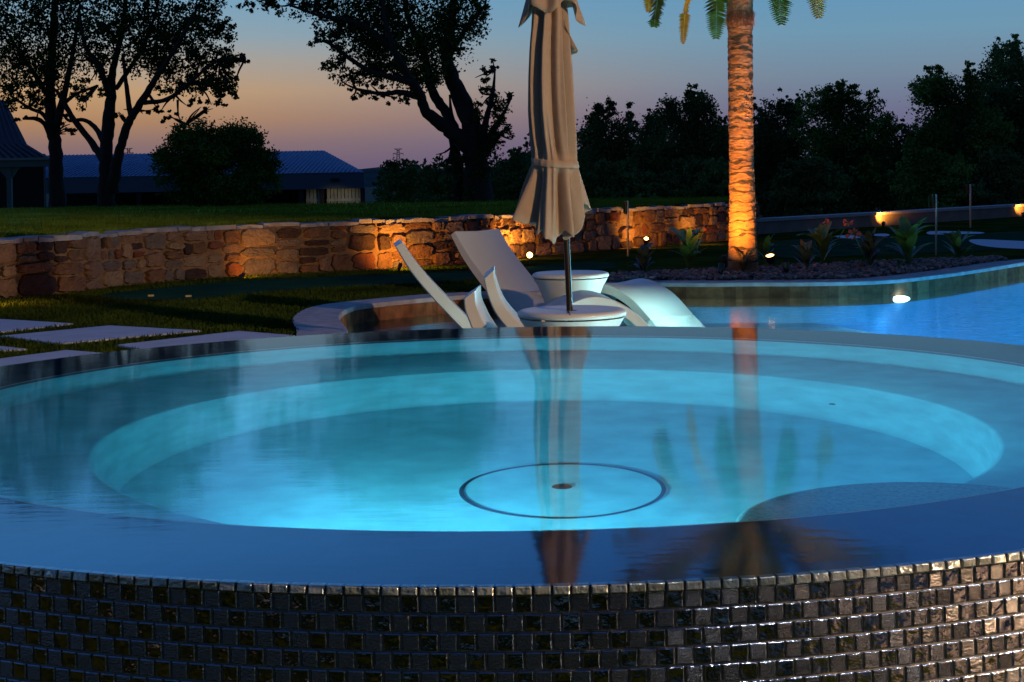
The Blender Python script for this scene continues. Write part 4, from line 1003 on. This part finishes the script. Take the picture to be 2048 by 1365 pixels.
TL = [('low dark cedar bush right of the barn', 800, 318, 110, 412, 46, m_leafC), ('low dark bush left of the leaning trunk', 880, 322, 120, 412, 44, m_leafC), ('dark bush between the leaning trunk and the umbrella', 1030, 300, 120, 412, 46, m_leafC), ('pointed dark tree just left of the umbrella', 1052, 268, 80, 412, 50, m_leafC),
      ('dark tree just behind the umbrella hem, lower than the next', 1120, 290, 130, 412, 46, m_leafC), ('feathery-topped dark tree immediately right of the umbrella', 1215, 198, 150, 416, 44, m_leafC), ('low dark tree filling the dip right of the feathery-topped one', 1300, 225, 110, 416, 47, m_leafC), ('broad dark tree left of the palm trunk', 1385, 186, 170, 420, 43, m_leafC),
      ('dark tree directly behind the palm trunk', 1480, 212, 120, 424, 47, m_leafC), ('dark rounded tree first to the right of the palm', 1565, 186, 140, 428, 44, m_leafC), ('green open-crowned tree with the tallest tip between palm and right corner', 1690, 165, 210, 432, 41, m_leafD), ('low dark tree in the gap before the tall right-hand group', 1800, 246, 110, 432, 44, m_leafC),
      ('tall green tree left of the corner tree', 1905, 142, 200, 432, 39, m_leafD), ('tallest dark tree at the right edge', 2030, 100, 220, 432, 42, m_leafC), ('low dark shrub behind the concrete wall at right', 1860, 300, 180, 436, 37, m_leafD), ('low dark shrub right of the palm behind the concrete wall', 1620, 320, 180, 446, 37, m_leafC), ('low dark thicket left of the palm above the stone wall', 1400, 320, 190, 420, 36, m_leafC), ('low dark thicket right of the umbrella above the stone wall', 1230, 320, 180, 416, 36, m_leafC), ('low dark shrub at the right edge behind the concrete wall', 2020, 290, 180, 430, 37, m_leafC)]
for lab, cx_, top, w, bot, Y, m in TL: tline(lab, cx_, top, w, bot, Y, m, ncl=int(14+w/6), dens=3.2 if m is m_leafC else 2.6)
bpx = [(x, random.uniform(330, 372), 60, 45, .9, 6) for x in range(800, 2300, 45)]
bb = [(x, y+random.uniform(0, 20), rx, ry, k, d) for x, y, rx, ry, k, d in bpx] + [(x, 395, 50, 35, 1, 6) for x in range(800, 2300, 60)]
o, n = leaf_mesh('distant_thicket', bb, 50, .9, .15, m_leafC, None, cn=20); tag(o, 'mass of dark undergrowth far behind the boundary trees', 'undergrowth', kind='stuff')

# ------------------------------------------------------------------ barn, pavilion, pylons
m_roof = mat('metal_roof', (.07, .13, .30), .6, metal=0, var=.1, vs=2); m_dark = mat('barn_dark', (.012, .013, .018), .8); m_fascia = mat('fascia', (.07, .10, .16), .7); m_slat = mat('pale_slats', (.62, .56, .44), .8, var=.25, vs=3)
YB = 62
barn = thing('barn', (atY(425, 408, YB).x, YB, -2.6), 'long low open barn with a blue ribbed metal roof and pale slatted end bay', 'barn')
E0, E1 = atY(-60, 358, YB), atY(728, 345, YB); R0, R1_ = atY(-60, 312.5, YB+7), atY(648, 303, YB+7)
E0.z = E1.z = (E0.z+E1.z)/2; R0.z = R1_.z = (R0.z+R1_.z)/2
R0b = R0.copy()
bm = bmesh.new(); v = [bm.verts.new(p) for p in (E0, E1, R1_, R0)]; bm.faces.new(v)
Bk0, Bk1 = Vector((E0.x-1.6, YB+14, E0.z)), Vector((E1.x-1.7, YB+14, E1.z))
w = [bm.verts.new(p) for p in (E1, Bk1, R1_)]; bm.faces.new(w); w = [bm.verts.new(p) for p in (Bk1, Bk0, R0, R1_)]; bm.faces.new(w)
n_r = 90
for i in range(n_r):      # standing ribs
    x = E0.x+(E1.x-E0.x)*(i+.5)/n_r; t = 1.0
    if x > R1_.x: t = max(0, (E1.x-x)/(E1.x-R1_.x))
    a = Vector((x, YB, E0.z+.02)); b = Vector((x, YB+7*t, E0.z+(R0.z-E0.z)*t+.02)); 
    if t > .05: tube(bm, [a, b], .014, 4)
rf = obj('roof', bm, m_roof, barn, world=True)
bm = bmesh.new(); box(bm, ((E0.x+E1.x)/2, YB+.1, E0.z-.33), (E1.x-E0.x, .1, .62)); obj('fascia', bm, m_fascia, barn, world=True)
bm = bmesh.new(); box(bm, ((E0.x+E1.x)/2-1, YB+13, -1), (E1.x-E0.x-1.6, .2, 3.3)); box(bm, (E1.x-1.0, YB+7, -1), (.2, 12, 3.2), Matrix.Rotation(.12, 3, 'Z')); obj('back_wall', bm, m_dark, barn, world=True)
for x in (-20, 275, 430, 600, 642, 724):
    c = atY(x, 370, YB); bm = bmesh.new(); box(bm, (c.x, YB+.25, -.95), (.18, .18, 3.2)); obj('post', bm, m_dark, barn, world=True)
for x0, x1 in ((608, 638), (650, 722)):
    a, b = atY(x0, 360, YB), atY(x1, 360, YB); bm = bmesh.new(); k = int((b.x-a.x)/.13)
    for i in range(k): box(bm, (a.x+(b.x-a.x)*(i+.5)/k, YB+.5+.03*(i % 2), -1.12), ((b.x-a.x)/k*.82, .03, 2.9))
    box(bm, ((a.x+b.x)/2, YB+.46, -.35), (b.x-a.x, .05, .10)); obj('slat_screen', bm, m_slat, barn, world=True)
YP = 36
pav = thing('pavilion', (atY(20, 408, YP).x, YP, -1), 'dark pavilion with steep metal roof and flared eaves at the left edge', 'pavilion')
def P(x, y, d=0): return atY(x, y, YP+d)
m_proof = mat('pavilion_roof', (.035, .035, .05), .6, metal=0, var=.3, vs=3)
bm = bmesh.new()
top = [P(-160, 130, 3), P(12, 205, 3)]; knee = [P(-260, 291, 1), P(54, 289, 1)]; eave = [P(-300, 322, 0), P(103, 319, 0)]
for A, B in ((eave, knee), (knee, top)): bm.faces.new([bm.verts.new(p) for p in (A[0], A[1], B[1], B[0])])
kb, eb, tb = knee[1]+Vector((-1.7, 5, 0)), eave[1]+Vector((-2.3, 7, 0)), top[1]+Vector((-.6, 1.5, 0))
bm.faces.new([bm.verts.new(p) for p in (eave[1], eb, kb, knee[1])]); bm.faces.new([bm.verts.new(p) for p in (knee[1], kb, tb, top[1])])
for i in range(26):
    x = .02+i*.038
    a = eave[0].lerp(eave[1], x); b = knee[0].lerp(knee[1], x); c = top[0].lerp(top[1], x); off = Vector((0, -.02, .02)); tube(bm, [a+off, b+off, c+off], .018, 4)
obj('roof', bm, m_proof, pav, world=True)
bm = bmesh.new(); a, b = P(-300, 330), P(103, 327); box(bm, ((a.x+b.x)/2, YP+.06, (a.z+b.z)/2-.01), (b.x-a.x, .1, .17)); 
obj('fascia', bm, mat('pav_fascia', (.10, .13, .17), .7), pav, world=True)
a, b = P(-300, 322), P(102, 320); bm = bmesh.new(); box(bm, ((a.x+b.x)/2, YP-.03, a.z*.5+b.z*.5), (b.x-a.x, .06, .05)); obj('gutter', bm, mat('gutter', (.22, .24, .27), .5), pav, world=True)
c = P(15, 372); bm = bmesh.new(); box(bm, (c.x, YP+.15, c.z-.2), (.11, .11, 1.3))
z0 = P(15, 334).z; cx_ = c.x
vs = [(cx_-.28, z0), (cx_+.24, z0), (cx_+.06, z0-.26), (cx_-.06, z0-.26)]
f_ = [bm.verts.new((x, YP+.12, z)) for x, z in vs]; g_ = [bm.verts.new((x, YP+.2, z)) for x, z in vs]; bm.faces.new(f_); bm.faces.new(g_[::-1])
for i in range(4): bm.faces.new((f_[i], g_[i], g_[(i+1) % 4], f_[(i+1) % 4]))
obj('post', bm, mat('pav_post', (.10, .13, .17), .7), pav, world=True)
bm = bmesh.new(); a, b = P(-300, 380, 6), P(90, 380, 6); box(bm, ((a.x+b.x)/2, YP+6, -.2), (b.x-a.x, .2, 3)); pass; obj('back_wall', bm, m_dark, pav, world=True)
bx_ = atY(662, 340, YB-1.2); bm = bmesh.new(); box(bm, (bx_.x, YB-.05, .45), (.3, .2, .12)); obj('slat_fill_box', bm, m_fix, barn, world=True)  # made-up fixture for the slat fill light
light('slat_fill', 'SPOT', (bx_.x, YB-1.0, -.3), 7, (1, .82, .5), barn, to=(bx_.x, YB+.5, -.9), size=.1, spot=110)  # warm spot added in front of the slats to brighten them
def pylon(px, ptop, Y, lab):
    b = atY(px, 345, Y); s = Y/F; t = thing('power_pylon', (b.x, Y, -2.6), lab, 'pylon', 'power pylons on the horizon')
    bm = bmesh.new(); zt = atY(px, ptop, Y).z; z0 = -2.6; w = 9*s; r = .45*s
    for sx in (-1, 1):
        for sy in (-1, 1): tube(bm, [(b.x+sx*w, Y+sy*w, z0), (b.x+sx*2.2*s, Y+sy*2.2*s, zt-9*s), (b.x+sx*2.2*s, Y+sy*2.2*s, zt)], r, 4)
    zz = z0
    for i in range(9):
        za, zb = z0+(zt-z0)*i/9, z0+(zt-z0)*(i+1)/9; wa = w+(2.2*s-w)*min(1, i/7); wb_ = w+(2.2*s-w)*min(1, (i+1)/7)
        tube(bm, [(b.x-wa, Y, za), (b.x+wb_, Y, zb)], r*.8, 4); tube(bm, [(b.x+wa, Y, za), (b.x-wb_, Y, zb)], r*.8, 4)
    obj('tower', bm, mat('pylon_steel', (.10, .10, .11), .7), t, world=True)
    for dz, ww in ((0, 8), (8, 10)):
        bm = bmesh.new()
        z_ = zt-dz*s
        for sx in (-1, 1):
            tube(bm, [(b.x, Y, z_), (b.x+sx*ww*s, Y, z_-(0 if dz == 0 else 1.2*s))], r, 4); tube(bm, [(b.x+sx*ww*s, Y, z_-(0 if dz == 0 else 1.2*s)), (b.x, Y, z_-4*s)], r, 4)
            if dz: tube(bm, [(b.x+sx*ww*s, Y, z_-1.2*s), (b.x+sx*ww*s, Y, z_-6*s)], r, 4)
        obj('crossarm', bm, mat('pylon_steel', (.10, .10, .11), .7), t, world=True)
pylon(797, 298, 420, 'lattice power pylon on the horizon left of the leaning tree')
pylon(258, 297, 420, 'lattice power pylon just above the barn roof between the left trees')

# ------------------------------------------------------------------ behind the camera: the house that lights the patio
house = thing('house', (5, -7, G), 'stucco house side behind the camera, out of the photo, that lights the patio', 'house')
bm = bmesh.new(); box(bm, (3, -7.2, 1.4), (16, .4, 3.8)); obj('wall', bm, mat('stucco', (.45, .38, .30), .9, var=.08, vs=3), house, world=True)
bm = bmesh.new(); box(bm, (3, -6.9, 3.35), (16.8, 1.6, .18)); obj('roof_eave', bm, mat('eave', (.12, .08, .05), .7), house, world=True)
for x in (2.6, 7):
    bm = bmesh.new(); box(bm, (x, -6.95, 1.9), (.14, .12, .26), bevel=.02); o = obj('wall_lamp', bm, emis('lamp_glass', (1, .75, .45), 6), house, world=True)
light('porch_light', 'SPOT', (6.6, .6, 2.7), 2900, (1, .68, .40), house, to=(-.5, 5.5, 0), size=.12, spot=62, blend=.35)
pl_ = thing('fill_path_light', (.60, 1.86, G), 'added small white path light, unseen, brightening the foot of the spa wall below the frame', 'path light')  # added ground light, unseen, for variation on the lower tiles
bm = bmesh.new(); lathe(bm, [(0, 0), (.03, 0), (.03, .03), (0, .035)], 20); obj('housing', bm, m_fix, pl_)
light('lamp_light', 'SPOT', (.60, 1.86, G+.06), .5, (.8, .9, 1), pl_, to=(.56, 1.98, -.1), size=.02, spot=120)
lp = thing('glint_lamp_post', (1.93, 1.64, G), 'added lamp post, unseen, whose cool white head puts glints on the spa tiles', 'lamp post')  # unseen lamp added to put cool glints on the tile bevels
bm = bmesh.new(); tube(bm, [(0, 0, 0), (0, 0, 2.62)], .022, 12); obj('post', bm, m_fix, lp)
bm = bmesh.new(); lathe(bm, [(0, 2.74), (.12, 2.70), (.12, 2.66), (0, 2.66)], 24); obj('lamp_head', bm, m_fix, lp)
bm = bmesh.new(); lathe(bm, [(.0, 2.655), (.11, 2.655)], 24, flip=True); obj('lamp_lens', bm, emis('cool_lens', (.8, .9, 1), 30), lp)
light('glint_light', 'SPOT', (1.93, 1.64, 2.14), 115, (.78, .88, 1), lp, to=(1.1, 2.6, 0), size=.08, spot=78)
for (x, y) in ((2.6, 1.2), (3.0, .4)):
    t = thing('patio_shrub', (x, y, G), 'leafy patio shrub right of the camera, mirrored in the spa tiles, '+('nearer the spa' if y > 1 else 'nearer the house'), 'shrub')
    P_ = rng.normal(size=(900, 3)); P_ /= np.linalg.norm(P_, axis=1)[:, None]; P_ *= (rng.random(900)**.4)[:, None]*np.array([.3, .3, .25]); P_[:, 2] += .3
    V = []; Fc = []
    for q in P_:
        u = Vector(rng.normal(size=3)).normalized()*.035; v_ = u.orthogonal().normalized()*.015; q = Vector(q); b = len(V); V += [q-u, q+v_, q+u, q-v_]; Fc.append((b, b+1, b+2, b+3))
    obj('leaves', pyme('leaves', V, Fc), m_leafB, t)
    bm = bmesh.new(); tube(bm, [(0, 0, 0), (0, 0, .3)], [.02, .01], 8); obj('stem', bm, m_barks, t)
